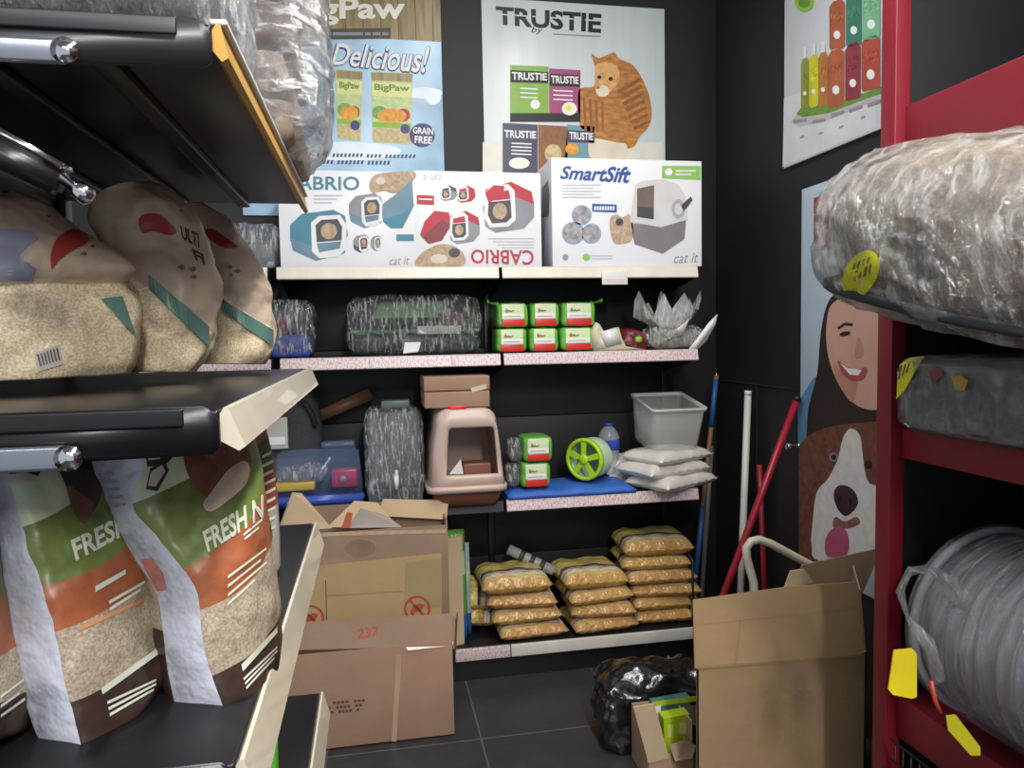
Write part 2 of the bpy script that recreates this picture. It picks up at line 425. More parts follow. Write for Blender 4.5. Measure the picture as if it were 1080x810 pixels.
MB().box((XL, YF + .03, .0), (XR, YF + .05, SD - .035), RACK).build('kick_plate', rack)
for x0, x1 in ((XL - .56, XL - .03),):
    for z in (SA, SB, SC, SD):
        s = MB().box((x0, YF, z - .03), (x1, YB, z), RACK, .003).build('shelf_board', rack)
        MB().box((x0, YF - .012, z - .05), (x1 - .004, YF, z), CREAM if z == SA else STRIP, .003).build('price_rail', s)
# black wire divider at the right end of the bottom shelf
d = MB()
xd = XR - .02
d.tube([(xd, YF + .02, SD), (xd, YF + .02, SD + .32), (xd, YB - .03, SD + .42), (xd, YB - .03, SD)], .006, RACK, 8)
for k in range(9):
    y = YF + .06 + k * .042; d.tube([(xd, y, SD), (xd, y, SD + .325 + (y - YF) * .22)], .003, RACK, 6)
d.build('wire_divider', rack)
# price ticket under the top shelf
t = MB(); a = P(635, 287, YF - .03); b = P(662, 300, YF - .03)
t.box((a.x, YF - .03, b.z), (b.x, YF - .026, a.z + .004), WHITEG, .001)
t.box((a.x + .004, YF - .026, a.z - .004), (b.x - .004, YF - .004, a.z + .003), WHITEG)
t.rect(638, 294, 659, 298, mat('pale_pink_print', '#d7c3c6', .5), planeT((0, YF - .03, 0), (0, -1, 0)))
t.build('price_ticket', sa2)

# ================================================================== POSTERS
def poster(name, corners, T, base, label, th=.012, edge=None):
    """corners: px quad; T gives points on its face"""
    mb = MB(); pts = [T(x, y, 0) for x, y in corners]
    n = (pts[1] - pts[0]).cross(pts[2] - pts[0]).normalized()
    if n.dot(pts[0] - CAM) < 0: n = -n
    mb.slab(pts, th, base, n=n)
    return mb
BK = planeT((0, YW - .016, 0), (0, -1, 0))
RT = planeT((XW - .016, 0, 0), (-1, 0, 0))
Z5 = lambda *p: [(280 + p[i] * .463, p[i + 1] * .463) for i in range(0, len(p), 2)]
SKY = mat('poster_sky_print', '#a9cbe6', .35, var=.3, scale=3)
WOOD = mat('poster_wood_print', '#94835c', .4, var=.35, scale=9, stretch=(6, 6, .5))
PALE = mat('poster_pale_board_print', '#ced7d8', .35, var=.06, scale=3, stretch=(4, 4, .3))
NAVY = mat('navy_print', '#2b2d66', .45, var=.08)
# --- left poster: blue sky, wood band
mb = MB()
x0, x1 = -.60, P(467, 90, YW).x - .004
mb.box((x0, YW - .016, 2.2), (x1, YW - .004, 3.62), SKY, .001)
z42 = P(400, 42, YW).z
def q_(xa, za, xb, zb, m, lay=1):
    o = len(mb.v); y = YW - .016 - .0007 * lay
    mb.v += [V((xa, y, za)), V((xb, y, za)), V((xb, y, zb)), V((xa, y, zb))]; mb.face((o, o + 1, o + 2, o + 3), m)
q_(x0, z42, x1, 3.62, WOOD)
for k in range(12):
    xx = x0 + k * .085; q_(xx, z42, xx + .004, 3.62, mat('dark_plank_joint', '#5c4f35', .5), 2)
mb.text('BigPaw', Z5(60, -6, 318, -6, 318, 58, 60, 58), mat('cream_print', '#ece8dd', .4), BK, 3, .03)
mb.mark(Z5(145, 66, 285, 64, 285, 88, 145, 90), mat('dark_ribbon_print', '#4a4438', .5), BK, 3)
for k, (xa, xb) in enumerate(((66, 100), (105, 150), (154, 222), (227, 240), (244, 262), (266, 280))): mb.mark(Z5(xa, 74, xb, 74, xb, 81, xa, 81), GREYP, BK, 4)
mb.text('Delicious!', Z5(150, 98, 376, 104, 372, 172, 146, 150), NAVY, BK, 2, .045, .25)
mb.text('Delicious!', Z5(154, 98, 374, 105, 370, 168, 150, 148), WHITE, BK, 3, .015, .25)
for (a, b, cc, dd) in ((160, 222, 158, 322), (240, 336, 163, 330)):
    g = mat('pale_green_pack_print', '#b9c98c', .4, var=.15, scale=30)
    mb.mark(Z5(a, cc, b, cc + 4, b - 6, dd, a + 4, dd - 6), g, BK, 2)
    mb.mark(Z5(a + 1, cc + 2, b - 1, cc + 6, b - 2, cc + 24, a + 2, cc + 20), WOOD, BK, 3)
    mb.mark(Z5(a + 2, cc + 24, b - 2, cc + 28, b - 2, cc + 60, a + 3, cc + 56), mat('yellow_green_print', '#d6d98a', .4), BK, 3)
    mb.text('BigPaw', Z5(a + 8, cc + 28, b - 8, cc + 31, b - 8, cc + 50, a + 8, cc + 47), mat('green_print', '#5d8a3a', .4), BK, 4, .03)
    mb.oval(*Z5((a + b) / 2, (cc + dd) / 2 + 18)[0], (b - a) * .16, 8, mat('orange_food_print', '#dc9b35', .5, var=.25, scale=50), BK, 4)
    mb.oval(*Z5(a + 20, (cc + dd) / 2 + 10)[0], 8, 7, mat('green_food_print', '#6fa24a', .5, var=.25, scale=50), BK, 3)
    mb.oval(*Z5(b - 22, (cc + dd) / 2 + 16)[0], 7, 7, RED, BK, 3)
    mb.mark(Z5(a + 3, dd - 52, b - 4, dd - 48, b - 5, dd - 36, a + 3, dd - 40), LIME, BK, 3)
    mb.mark(Z5(a + 4, dd - 38, b - 5, dd - 35, b - 6, dd - 2, a + 4, dd - 8), mat('tan_food_print', '#c3b183', .5, var=.25, scale=60), BK, 3)
    mb.oval(*Z5(b - 18, dd - 36)[0], 5, 5, NAVY, BK, 4)
mb.oval(*Z5(357, 308)[0], 13.5, 12.5, NAVY, BK, 5)
mb.text('GRAIN', Z5(336, 290, 382, 292, 382, 308, 336, 304), WHITE, BK, 6, .02)
mb.text('FREE', Z5(340, 310, 380, 312, 378, 328, 340, 326), WHITE, BK, 6, .02)
mb.oval(*Z5(360, 212)[0], 20, 6, mat('cloud_print', '#dfeaf2', .4, var=.08), BK, 2)
mb.oval(*Z5(382, 222)[0], 8, 8, mat('cloud_print', '#dfeaf2', .4), BK, 2.5)
mb.oval(*Z5(180, 345)[0], 60, 10, mat('cloud_print', '#dfeaf2', .4), BK, 1.5)
words_ = lambda xs, y, h: [mb.mark(Z5(xa + 2 + j, y + (xa - 60) * .02, xa + 7 + j, y + (xa - 60) * .02, xa + 5 + j, y + h + (xa - 60) * .02, xa + j, y + h + (xa - 60) * .02), NAVY, BK, 3) for xa, n_ in xs for j in range(0, n_ * 9, 9)]
words_(((62, 7), (134, 1), (152, 8), (230, 4), (272, 8)), 348, 8)
words_(((130, 3), (163, 7), (232, 6)), 363, 9)
tag(mb.build('wall_poster'), 'pet food poster with blue sky and wooden plank heading, left of the cat poster', 'poster', 'posters on the back wall')
# --- cat poster
mb = MB()
a = P(509, 90, YW); b = P(700, 90, YW); zt = P(600, 4.5, YW).z
mb.box((a.x, YW - .016, 2.2), (b.x, YW - .004, zt), PALE, .001)
mb.text('TRUSTIE', Z5(524, 14, 766, 32, 764, 76, 526, 56), BLACK, BK, 2, .035)
for k in range(6):      # stencil breaks
    mb.mark(Z5(528 + k * 40, 31 + k * 2.6, 556 + k * 40, 33 + k * 2.6, 556 + k * 40, 36 + k * 2.6, 528 + k * 40, 34 + k * 2.6), PALE, BK, 3)
mb.text('by', Z5(605, 60, 632, 62, 632, 80, 605, 78), BLACK, BK, 2, 0, .3)
mb.mark(Z5(655, 76, 764, 82, 764, 85, 655, 79), GREYP, BK, 2)
mb.rect(509, 150, 699, 190, mat('cream_floor_print', '#dcd9cc', .4), BK, 1)
GRN = mat('bright_green_pack_print', '#7fae3d', .4, var=.1); MAG = mat('magenta_pack_print', '#a34678', .4, var=.1)
def pack(x0, y0, x1, y1, m, hdr, dx=0, txt='TRUSTIE'):
    mb.mark(Z5(x0, y0, x1, y0 + 4, x1 + dx, y1, x0 + dx, y1 - 2), m, BK, 2)
    if hdr:
        mb.mark(Z5(x0 + 1, y0 + 12, x1 - 1, y0 + 16, x1 - 1, y0 + 42, x0 + 1, y0 + 40), hdr, BK, 3)
        mb.text(txt, Z5(x0 + 4, y0 + 16, x1 - 4, y0 + 19, x1 - 4, y0 + 36, x0 + 4, y0 + 34), WHITE, BK, 4, .03)
pack(557, 148, 645, 275, GRN, BLACK); pack(646, 156, 717, 278, MAG, BLACK)
mb.rect(*Z5(557, 258)[0], *Z5(716, 278)[0], BLACK, BK, 3)
mb.oval(*Z5(614, 238)[0], 5, 5, WHITE, BK, 4); mb.oval(*Z5(692, 248)[0], 8, 7, mat('cream_print', '#ece8dd', .4), BK, 4); mb.oval(*Z5(690, 246)[0], 3, 3, YEL, BK, 5)
for k in range(3): mb.mark(Z5(580, 200 + k * 10, 620, 202 + k * 10, 620, 205 + k * 10, 580, 203 + k * 10), WHITE, BK, 4); mb.mark(Z5(655, 205 + k * 10, 700, 207 + k * 10, 700, 210 + k * 10, 655, 208 + k * 10), WHITE, BK, 4)
PUR = mat('purple_pack_print', '#3c3a58', .4, var=.15)
CAT = mat('ginger_fur_print', '#b0763a', .55, var=.4, scale=14, stretch=(1.2, 1, 3))
CATL = mat('light_ginger_fur_print', '#d3a064', .55, var=.25, scale=30)
mb.soft(Z5(742, 122, 756, 132, 772, 128, 794, 120, 806, 134, 838, 150, 862, 188, 877, 232, 877, 280, 852, 312, 836, 336, 790, 340, 752, 338, 735, 300, 716, 286, 712, 215, 722, 200, 748, 196, 752, 160), CAT, BK, 2)
mb.soft(Z5(745, 315, 800, 325, 822, 330, 818, 362, 745, 362, 735, 330), mat('cream_fur_print', '#dcd2bc', .5, var=.1), BK, 3)
mb.soft(Z5(752, 150, 775, 142, 800, 150, 806, 180, 790, 205, 765, 222, 752, 208, 750, 180), CATL, BK, 3)
mb.oval(*Z5(768, 208)[0], 7, 6, mat('cream_fur_print', '#dcd2bc', .5), BK, 4)
mb.oval(*Z5(760, 176)[0], 2.2, 2, BLACK, BK, 5); mb.oval(*Z5(786, 180)[0], 2.4, 2, BLACK, BK, 5); mb.oval(*Z5(757, 200)[0], 2.2, 1.6, mat('pink_nose_print', '#b5665a', .5), BK, 5)
for k in range(7):      # tabby stripes
    mb.mark(Z5(800 + k * 6, 206 + k * 14, 850 + k * 4, 178 + k * 16, 856 + k * 3, 184 + k * 16, 806 + k * 6, 213 + k * 14), mat('dark_ginger_fur_print', '#8f5a2c', .55, var=.2, scale=40), BK, 3)
for k in range(4): mb.mark(Z5(722 + k * 14, 222 + k * 4, 728 + k * 14, 222 + k * 4, 732 + k * 13, 300, 727 + k * 13, 300), mat('dark_ginger_fur_print', '#8f5a2c', .55), BK, 3)
pack(540, 280, 620, 398, PUR, PUR); pack(621, 284, 688, 398, mat('brown_pack_print', '#8a5a38', .4, var=.2, scale=40), None); pack(688, 284, 750, 362, mat('teal_pack_print', '#6d98a3', .4, var=.1), PUR, -6, 'TRUSTIE')
mb.oval(*Z5(578, 372)[0], 11, 6, mat('cream_print', '#ece8dd', .4), BK, 4); mb.oval(*Z5(655, 350)[0], 9, 10, mat('tan_food_print', '#c3b183', .5), BK, 3); mb.oval(*Z5(698, 340)[0], 7, 6, mat('orange_food_print', '#dc9b35', .5), BK, 4)
for k in range(4): mb.mark(Z5(560, 325 + k * 8, 606, 327 + k * 8, 606, 330 + k * 8, 560, 328 + k * 8), WHITE, BK, 4)
tag(mb.build('wall_poster'), 'pale poster with a ginger cat and black TRUSTIE heading above the cartons', 'poster', 'posters on the back wall')
# --- bottle poster, right wall
Z6 = lambda *p: [(740 + p[i] * .3148, p[i + 1] * .3148) for i in range(0, len(p), 2)]
mb = MB(); a = RT(827, 100, 0); zb = RT(826, 178, 0).z
mb.box((XW - .016, a.y - 1.05, zb), (XW - .004, a.y, 3.55), mat('poster_grey_white_print', '#c9ced3', .35, var=.1, scale=2), .001)
mb.mark(Z6(276, 330, 584, 220, 584, 430, 272, 560), mat('pale_lower_print', '#cfd2d6', .35), RT, 1)
mb.mark(Z6(300, 410, 320, 385, 420, 378, 520, 345, 640, 300, 640, 316, 520, 362, 420, 402, 330, 425), mat('grey_ring_print', '#b4b5b6', .45, var=.1), RT, 2)
for k in range(6):
    xx = 310 + k * 62; yy = 402 - max(0, k - 1) * 18
    mb.mark(Z6(xx, yy, xx + 44, yy - (6 if k < 2 else 15), xx + 44, yy + 10 - (6 if k < 2 else 15), xx, yy + 12), mat('slate_dash_print', '#8f8a94', .45), RT, 3)
mb.mark(Z6(318, 382, 335, 360, 430, 350, 520, 320, 640, 280, 640, 298, 520, 342, 430, 378, 340, 392), mat('grass_print', '#6a8f3a', .5, var=.2, scale=40), RT, 3)
def bottle(x0, x1, yt, yb, col, cap=True):
    m = mat('bottle_print_' + col[1:], col, .4, var=.15, scale=12)
    r = (x1 - x0) * .3; h = yb - yt; sl = -(x1 - x0) * .18
    if cap: mb.mark(Z6(x0 + r, yt, x1 - r, yt - 3, x1 - r, yt + h * .2, x0 + r, yt + h * .2), mat('white_cap_print', '#d8dad6', .4), RT, 4)
    mb.mark(Z6(x0, yt + h * .27, x0 + r * .8, yt + h * .18, x1 - r * .8, yt + h * .18 + sl, x1, yt + h * .25 + sl, x1, yb + sl * .6 - 8, x1 - 6, yb + sl, x0 + 6, yb, x0, yb - 8), m, RT, 4.5)
    mb.mark(Z6(x0 + 5, yt + h * .4, x1 - 5, yt + h * .38 + sl, x1 - 5, yt + h * .56 + sl, x0 + 5, yt + h * .58), mat('bottle_label_' + col[1:], col, .5, var=.6, scale=90), RT, 5)
    c = Z6((x0 + x1) / 2, yt + h * .74)[0]; mb.oval(c[0], c[1], (x1 - x0) * .068, (x1 - x0) * .085, WHITE, RT, 5)
bottle(430, 482, -30, 168, '#a45a3c'); bottle(486, 538, -60, 158, '#3f7a66'); bottle(541, 600, -80, 138, '#79b18a')
bottle(335, 361, 160, 366, '#7d8a35'); bottle(362, 393, 148, 362, '#c4c426'); bottle(394, 424, 138, 358, '#b5762f')
bottle(425, 480, 128, 362, '#a85a3a'); bottle(483, 535, 108, 338, '#8a3340'); bottle(538, 600, 88, 306, '#a8493a')
mb.oval(*Z6(345, 8)[0], 10, 10, LIME, RT, 3); mb.oval(*Z6(345, 10)[0], 6, 5, mat('green_print', '#5d8a3a', .4), RT, 4)
for x, y in ((330, 458), (392, 446), (462, 424), (535, 392)): mb.mark(Z6(x, y, x + 14, y - 5, x + 14, y + 2, x, y + 7), GREYP, RT, 2)
tag(mb.build('wall_poster'), 'upper poster on the right wall showing coloured shampoo bottles on a round grass stand', 'poster', 'posters on the right wall')
# --- woman and dog poster, right wall
Z7 = lambda *p: [(820 + p[i] * .4943, 100 + p[i + 1] * .4938) for i in range(0, len(p), 2)]
mb = MB(); a = RT(844, 400, 0); zt = RT(845, 200, 0).z; zb = RT(845, 592, 0).z
mb.box((XW - .016, RT(944, 400, 0).y, zb), (XW - .004, a.y, zt), mat('poster_light_blue_print', '#b4c6d4', .35, var=.07, scale=2), .004)
mb.mark([(858.5, 209), (874.5, 203), (874.5, 262), (858.5, 264)], mat('logo_red_print', '#9c3038', .45), RT, 2)
for k in range(3):
    y = 210 + k * 18
    mb.mark([(861, y + 13), (866.5, y), (872, y + 11), (866, y + 15)], WHITE, RT, 3)
    mb.mark([(858.5, y + 16), (874.5, y + 14.6), (874.5, y + 15.6), (858.5, y + 17)], WHITE, RT, 3)
mb.text('Pet', [(878, 201), (900, 193), (900, 209), (878, 215)], GREYP, RT, 2, .02)
HAIR = mat('dark_hair_print', '#2a1d1c', .5, var=.3, scale=20, stretch=(1, 4, .4)); SKIN = mat('skin_print', '#c99f8c', .5, var=.05); SKIND = mat('cheek_print', '#bb8775', .5, var=.05)
mb.soft([(850, 455), (853, 425), (862, 395), (866, 350), (874, 318), (890, 306), (935, 292), (945, 480), (905, 470), (852, 470)], HAIR, RT, 2)
mb.mark([(842, 425), (856, 402), (862, 396), (853, 430), (850, 470), (842, 470)], mat('denim_print', '#5b88b0', .5, var=.15, scale=20), RT, 3)
mb.soft([(872, 345), (877, 322), (895, 312), (935, 300), (940, 420), (925, 432), (905, 428), (889, 412), (879, 392), (873, 370)], SKIN, RT, 3)
mb.soft([(880, 385), (892, 395), (905, 402), (900, 424), (889, 412), (882, 398)], SKIND, RT, 4)
mb.oval(892, 352, 6, 2.4, HAIR, RT, 5, rot=-.2); mb.mark([(884, 345), (892, 340), (901, 341), (900, 344), (892, 343), (885, 348)], HAIR, RT, 5)
mb.soft([(884, 380), (892, 386), (904, 389), (915, 388), (912, 399), (901, 402), (890, 395)], mat('lip_print', '#a84f50', .5), RT, 5)
mb.mark([(887, 383), (895, 388), (910, 390), (906, 396), (897, 395)], WHITE, RT, 6)
mb.soft([(906, 355), (912, 372), (907, 378), (902, 376)], SKIND, RT, 4)
DOGB = mat('brown_dog_fur_print', '#6b4030', .55, var=.4, scale=30); DOGW = mat('white_dog_fur_print', '#d9d6d4', .55, var=.08, scale=30)
mb.mark([(843, 592), (843, 470), (852, 460), (868, 452), (885, 448), (905, 446), (935, 444), (945, 592)], DOGB, RT, 4)
mb.soft([(857, 560), (862, 520), (874, 505), (884, 485), (890, 462), (898, 452), (908, 460), (912, 490), (918, 510), (940, 520), (940, 592), (866, 592), (857, 575)], DOGW, RT, 5)
mb.oval(880, 482, 4.6, 4.6, mat('pale_eye_print', '#7c8796', .4), RT, 6); mb.oval(880.5, 482, 2.6, 3, BLACK, RT, 7)
mb.oval(917, 490, 4, 4.4, BLACK, RT, 6)
mb.soft([(880, 522), (884, 513), (893, 512), (902, 518), (906, 530), (900, 540), (892, 544), (884, 536)], mat('dog_nose_print', '#3d2a2c', .35, var=.2, scale=30), RT, 6)
mb.oval(887, 526, 2, 3, BLACK, RT, 7); mb.oval(898, 529, 2, 3, BLACK, RT, 7)
mb.soft([(882, 545), (892, 550), (904, 545), (908, 552), (896, 557), (880, 556)], mat('dog_muzzle_print', '#8a5a58', .5, var=.2, scale=40), RT, 6)
mb.soft([(873, 586), (872, 568), (880, 557), (890, 556), (896, 566), (896, 580), (890, 587)], mat('tongue_print', '#b4557a', .45, var=.12), RT, 7)
tag(mb.build('wall_poster'), 'lower poster on the right wall with a smiling woman above a brown and white dog', 'poster', 'posters on the right wall')
# chrome hook beside that poster
hk = MB(); a = PXx(836, 470, XW - .09); b = PXx(858, 465, XW - .12)
hk.lathe([(.001, 0), (.022, .002), (.024, .01), (.01, .016), (.009, .05), (.016, .054), (.019, .066), (.014, .078), (.001, .082)], Matrix.Translation((XW, PXx(846, 470, XW).y, PXx(846, 470, XW).z)) @ Matrix.Rotation(R(-90), 4, 'Y'), CHROME, 18)
tag(hk.build('wall_knob'), 'small chrome knob on the right wall at the edge of the dog poster', 'knob')
# ================================================================== TOP SHELF CARTONS
def closed_carton(x0, x1, z0, z1, yf, depth, m):
    mb = MB().box((x0, yf, z0), (x1, yf + depth, z1), m, .003)
    # lid seam and side flap joint
    xm = (x0 + x1) / 2
    mb.box((x0 + .004, yf + depth / 2 - .0015, z1 - .001), (x1 - .004, yf + depth / 2 + .0015, z1 + .0006), GREYP)
    return mb
WBOX = mat('white_glossy_carton', '#e6e7ec', .3, var=.02, scale=3)
YC = 3.335
FT = planeT((0, YC, 0), (0, -1, 0))
def carrier(mb, T, x0, y0, x1, y1, top, base, lay=2, flip=False):
    """printed picture of a pet carrier: shell, base, door frame, dark mesh door"""
    w_, h = x1 - x0, y1 - y0
    X = (lambda u: x0 + u * w_) if not flip else (lambda u: x1 - u * w_)
    Y = (lambda v: y0 + v * h) if not flip else (lambda v: y1 - v * h)
    q = lambda *p: [(X(p[i]), Y(p[i + 1])) for i in range(0, len(p), 2)]
    mb.mark(q(0, .3, .2, .08, .75, 0, .95, .12, 1, .5, .95, .6, .3, .75, 0, .6), top, T, lay)
    mb.mark(q(0, .55, .35, .7, .97, .55, .95, .85, .45, 1, .05, .8), base, T, lay + .3)
    mb.mark(q(.36, .25, .5, .12, .86, .1, .98, .3, .96, .78, .82, .93, .5, .95, .38, .82), mat('frame_white_print', '#dfe0e2', .4), T, lay + .6)
    mb.mark(q(.44, .3, .54, .2, .82, .18, .9, .34, .89, .6, .46, .64), DARKG, T, lay + .9)
    mb.oval(X(.67), Y(.42), w_ * .14, h * .16, BEIGE, T, lay + 1.2)
    mb.mark(q(.46, .66, .88, .62, .86, .76, .5, .84), base, T, lay + 1)
GB = mat('blue_grey_print', '#5f8196', .45, var=.15)
GG = mat('mid_grey_print', '#84878d', .45, var=.15)
# carton 1 : CABRIO the right way up
a = P(296, 280, YC); b = P(437, 180, YC)
mb = closed_carton(a.x, b.x, SA + .001, P(360, 180, YC).z, YC, .36, WBOX)
mb.text('CABRIO', Z5(40, 402, 214, 402, 214, 434, 40, 432), TEAL, FT, 2, .015)
carrier(mb, FT, *Z5(56, 478)[0], *Z5(188, 594)[0], TEAL, GB)
carrier(mb, FT, *Z5(190, 440)[0], *Z5(268, 520)[0], GG, GB)
mb.mark(Z5(262, 468, 300, 440, 334, 408, 338, 470, 312, 520, 285, 520, 268, 506), GB, FT, 2)
mb.mark(Z5(268, 500, 312, 486, 334, 470, 312, 520, 285, 520), TEAL, FT, 2.5)
mb.soft(Z5(236, 420, 250, 398, 290, 392, 338, 392, 338, 410, 300, 440, 270, 436, 244, 440), BEIGE, FT, 1.5)
mb.oval(*Z5(262, 412)[0], 5, 4, mat('pale_fur_print', '#d5c8ba', .5, var=.1), FT, 2.4)
carrier(mb, FT, *Z5(200, 534)[0], *Z5(236, 576)[0], GG, DARKG); carrier(mb, FT, *Z5(240, 536)[0], *Z5(264, 572)[0], GG, GG)
mb.mark(Z5(298, 534, 338, 534, 338, 549, 298, 549), TEAL, FT, 2)
for k in range(3): mb.mark(Z5(110, 444 + k * 8, 176 - k * 12, 444 + k * 8, 176 - k * 12, 447 + k * 8, 110, 447 + k * 8), mat('pale_grey_print', '#bcbfc6', .4), FT, 2)
mb.text('cat it', Z5(282, 586, 328, 584, 328, 602, 282, 604), GREYP, FT, 2, .0, .3)
tag(mb.build('pet_carrier_carton'), 'white carton with blue pet carriers and upright lettering, left end of the top shelf', 'carton', 'cartons on the top shelf')
# carton 2 : upside down, red
a = P(439, 280, YC); b = P(570, 180, YC)
mb = closed_carton(a.x, b.x, SA + .001, P(500, 181, YC).z, YC, .36, WBOX)
mb.text('CABRIO', Z5(611, 604, 468, 600, 468, 568, 611, 570), RED, FT, 2, .015)
carrier(mb, FT, *Z5(495, 414)[0], *Z5(612, 530)[0], GG, RED, flip=True)
mb.mark(Z5(500, 440, 520, 422, 545, 424, 540, 446, 508, 462), RED, FT, 3.6)
mb.mark(Z5(352, 535, 362, 505, 385, 480, 418, 484, 424, 512, 402, 548, 372, 556), RED, FT, 2)
mb.mark(Z5(356, 540, 402, 500, 422, 512, 402, 548, 372, 556), mat('deep_red_print', '#7d2430', .45), FT, 2.5)
carrier(mb, FT, *Z5(418, 480)[0], *Z5(488, 556)[0], GG, RED, flip=True)
carrier(mb, FT, *Z5(398, 422)[0], *Z5(436, 458)[0], GG, DARKG, flip=True); carrier(mb, FT, *Z5(436, 422)[0], *Z5(478, 462)[0], RED, RED, flip=True)
mb.mark(Z5(345, 444, 384, 446, 384, 467, 345, 465), RED, FT, 2)
mb.mark(Z5(349, 452, 380, 453, 380, 456, 349, 455), WHITE, FT, 3)
mb.soft(Z5(346, 606, 352, 580, 380, 562, 405, 556, 432, 562, 452, 580, 446, 606), BEIGE, FT, 2)
mb.oval(*Z5(430, 576)[0], 6, 5, DARKG, FT, 3); mb.oval(*Z5(395, 590)[0], 9, 5, mat('pale_fur_print', '#d5c8ba', .5), FT, 3)
for k in range(4): mb.mark(Z5(508 + k * 10, 542 + k * 7, 612, 542 + k * 7, 612, 544.5 + k * 7, 508 + k * 10, 544.5 + k * 7), mat('pale_grey_print', '#bcbfc6', .4), FT, 2)
mb.text('cat it', Z5(400, 414, 358, 414, 358, 398, 400, 398), mat('pale_grey_print', '#bcbfc6', .4), FT, 2, 0, .3)
tag(mb.build('pet_carrier_carton'), 'white carton with red pet carriers standing upside down, middle of the top shelf', 'carton', 'cartons on the top shelf')
# carton 3 : SmartSift
YS = 3.30; FS = planeT((0, YS, 0), (0, -1, 0))
a = P(583, 280, YS); b = P(740, 168, YS)
mb = closed_carton(a.x, b.x, SA + .001, P(660, 168, YS).z, YS, .41, WBOX)
SL = planeT((a.x, 0, 0), (-1, 0, 0))
mb.text('SmartSift', Z5(672, 378, 834, 380, 830, 418, 670, 408), BLUE, FS, 2, .03, .25)
for k in range(5): mb.mark(Z5(674, 420 + k * 7, 764 - (k % 2) * 16, 420 + k * 7, 764 - (k % 2) * 16, 423 + k * 7, 674, 423 + k * 7), mat('pale_grey_print', '#bcbfc6', .4), FS, 2)
for x, y, r in ((720, 490, 23), (701, 531, 26), (742, 532, 23)):
    c = Z5(x, y)[0]; mb.oval(c[0], c[1], r * .463, r * .463, mat('pale_blue_print', '#8fa4c0', .4), FS, 2); mb.oval(c[0], c[1], r * .4, r * .4, mat('grey_scene_print', '#9d9a9d', .4, var=.4, scale=50), FS, 3)
mb.mark(Z5(744, 464, 800, 466, 800, 484, 744, 482), BLUE, FS, 2); [mb.mark(Z5(749 + k * 6, 470, 753 + k * 6, 470, 752 + k * 6, 479, 748 + k * 6, 479), WHITE, FS, 3) for k in range(8)]
mb.soft(Z5(784, 500, 800, 488, 812, 496, 828, 488, 836, 510, 834, 548, 800, 556, 788, 540), BEIGE, FS, 2)
mb.oval(*Z5(806, 506)[0], 4, 4, DARKG, FS, 3)
LB = mat('warm_grey_print', '#7f797b', .4, var=.08); LW = mat('light_grey_print', '#cfcdcd', .4, var=.05)
mb.mark(Z5(832, 508, 900, 516, 958, 502, 954, 545, 905, 578, 840, 556), LB, FS, 2)
mb.mark(Z5(830, 505, 842, 420, 860, 412, 905, 408, 940, 420, 958, 450, 962, 500, 900, 518), LW, FS, 3)
mb.mark(Z5(846, 430, 885, 422, 884, 500, 846, 494), mat('litter_inside_print', '#6f6258', .5, var=.15), FS, 4)
mb.mark(Z5(846, 470, 884, 474, 884, 500, 846, 494), DARKG, FS, 5)
c = Z5(940, 476)[0]; mb.ring(c[0], c[1], 6, 10, mat('handle_grey_print', '#a9a9ad', .4), FS, 5, sx=.7)
mb.mark(Z5(946, 468, 968, 448, 972, 456, 952, 482), DARKG, FS, 6)
mb.mark(Z5(903, 378, 991, 378, 991, 410, 903, 406), mat('soft_green_print', '#8cbf62', .4), FS, 2)
mb.oval(*Z5(918, 392)[0], 4, 4, WHITE, FS, 3); mb.mark(Z5(934, 388, 980, 388, 980, 391, 934, 391), WHITE, FS, 3); mb.mark(Z5(934, 396, 970, 396, 970, 399, 934, 399), WHITE, FS, 3)
mb.oval(*Z5(683, 586)[0], 3, 3.4, GREYP, FS, 2); mb.oval(*Z5(731, 586)[0], 4, 3.8, mat('soft_green_print', '#8cbf62', .4), FS, 2)
for k in range(2): mb.mark(Z5(742, 582 + k * 6, 790, 582 + k * 6, 790, 584 + k * 6, 742, 584 + k * 6), mat('pale_grey_print', '#bcbfc6', .4), FS, 2)
mb.text('cat it', Z5(930, 578, 986, 576, 986, 598, 930, 600), GREYP, FS, 2, .0, .3)
mb.mark([(572, 198), (578, 190), (580, 205), (579, 228), (572, 230)], GG, SL, 2); mb.mark([(572, 215), (580, 208), (579, 228), (572, 230)], LB, SL, 3)
tag(mb.build('litter_box_carton'), 'white carton of a self-sifting litter box with large blue SmartSift lettering', 'carton', 'cartons on the top shelf')
# wrapped pack left of the cartons
a = P(244, 280, 3.34); b = P(291, 236, 3.34)
t = thing('wrapped_pack', ((a.x + b.x) / 2, 3.46, SA), 'film-wrapped grey pack beside the blue carrier carton on the top shelf', 'pack')
cx, hz = (a.x + b.x) / 2, (b.z - SA) / 2
MB().box((a.x + .015, 3.36, SA + .002), (b.x - .015, 3.6, SA + hz * 1.1), mat('grey_blue_pack', '#9aa3a8', .4), .02).build('pack_contents', t)
MB().blob(Matrix.Translation((cx, 3.48, SA + hz + .006)), ((b.x - a.x) / 2, .14, hz), FILM2, 5, 12, .012, 18, 3, ridges=.5, flat=-hz).build('wrap_film', t)

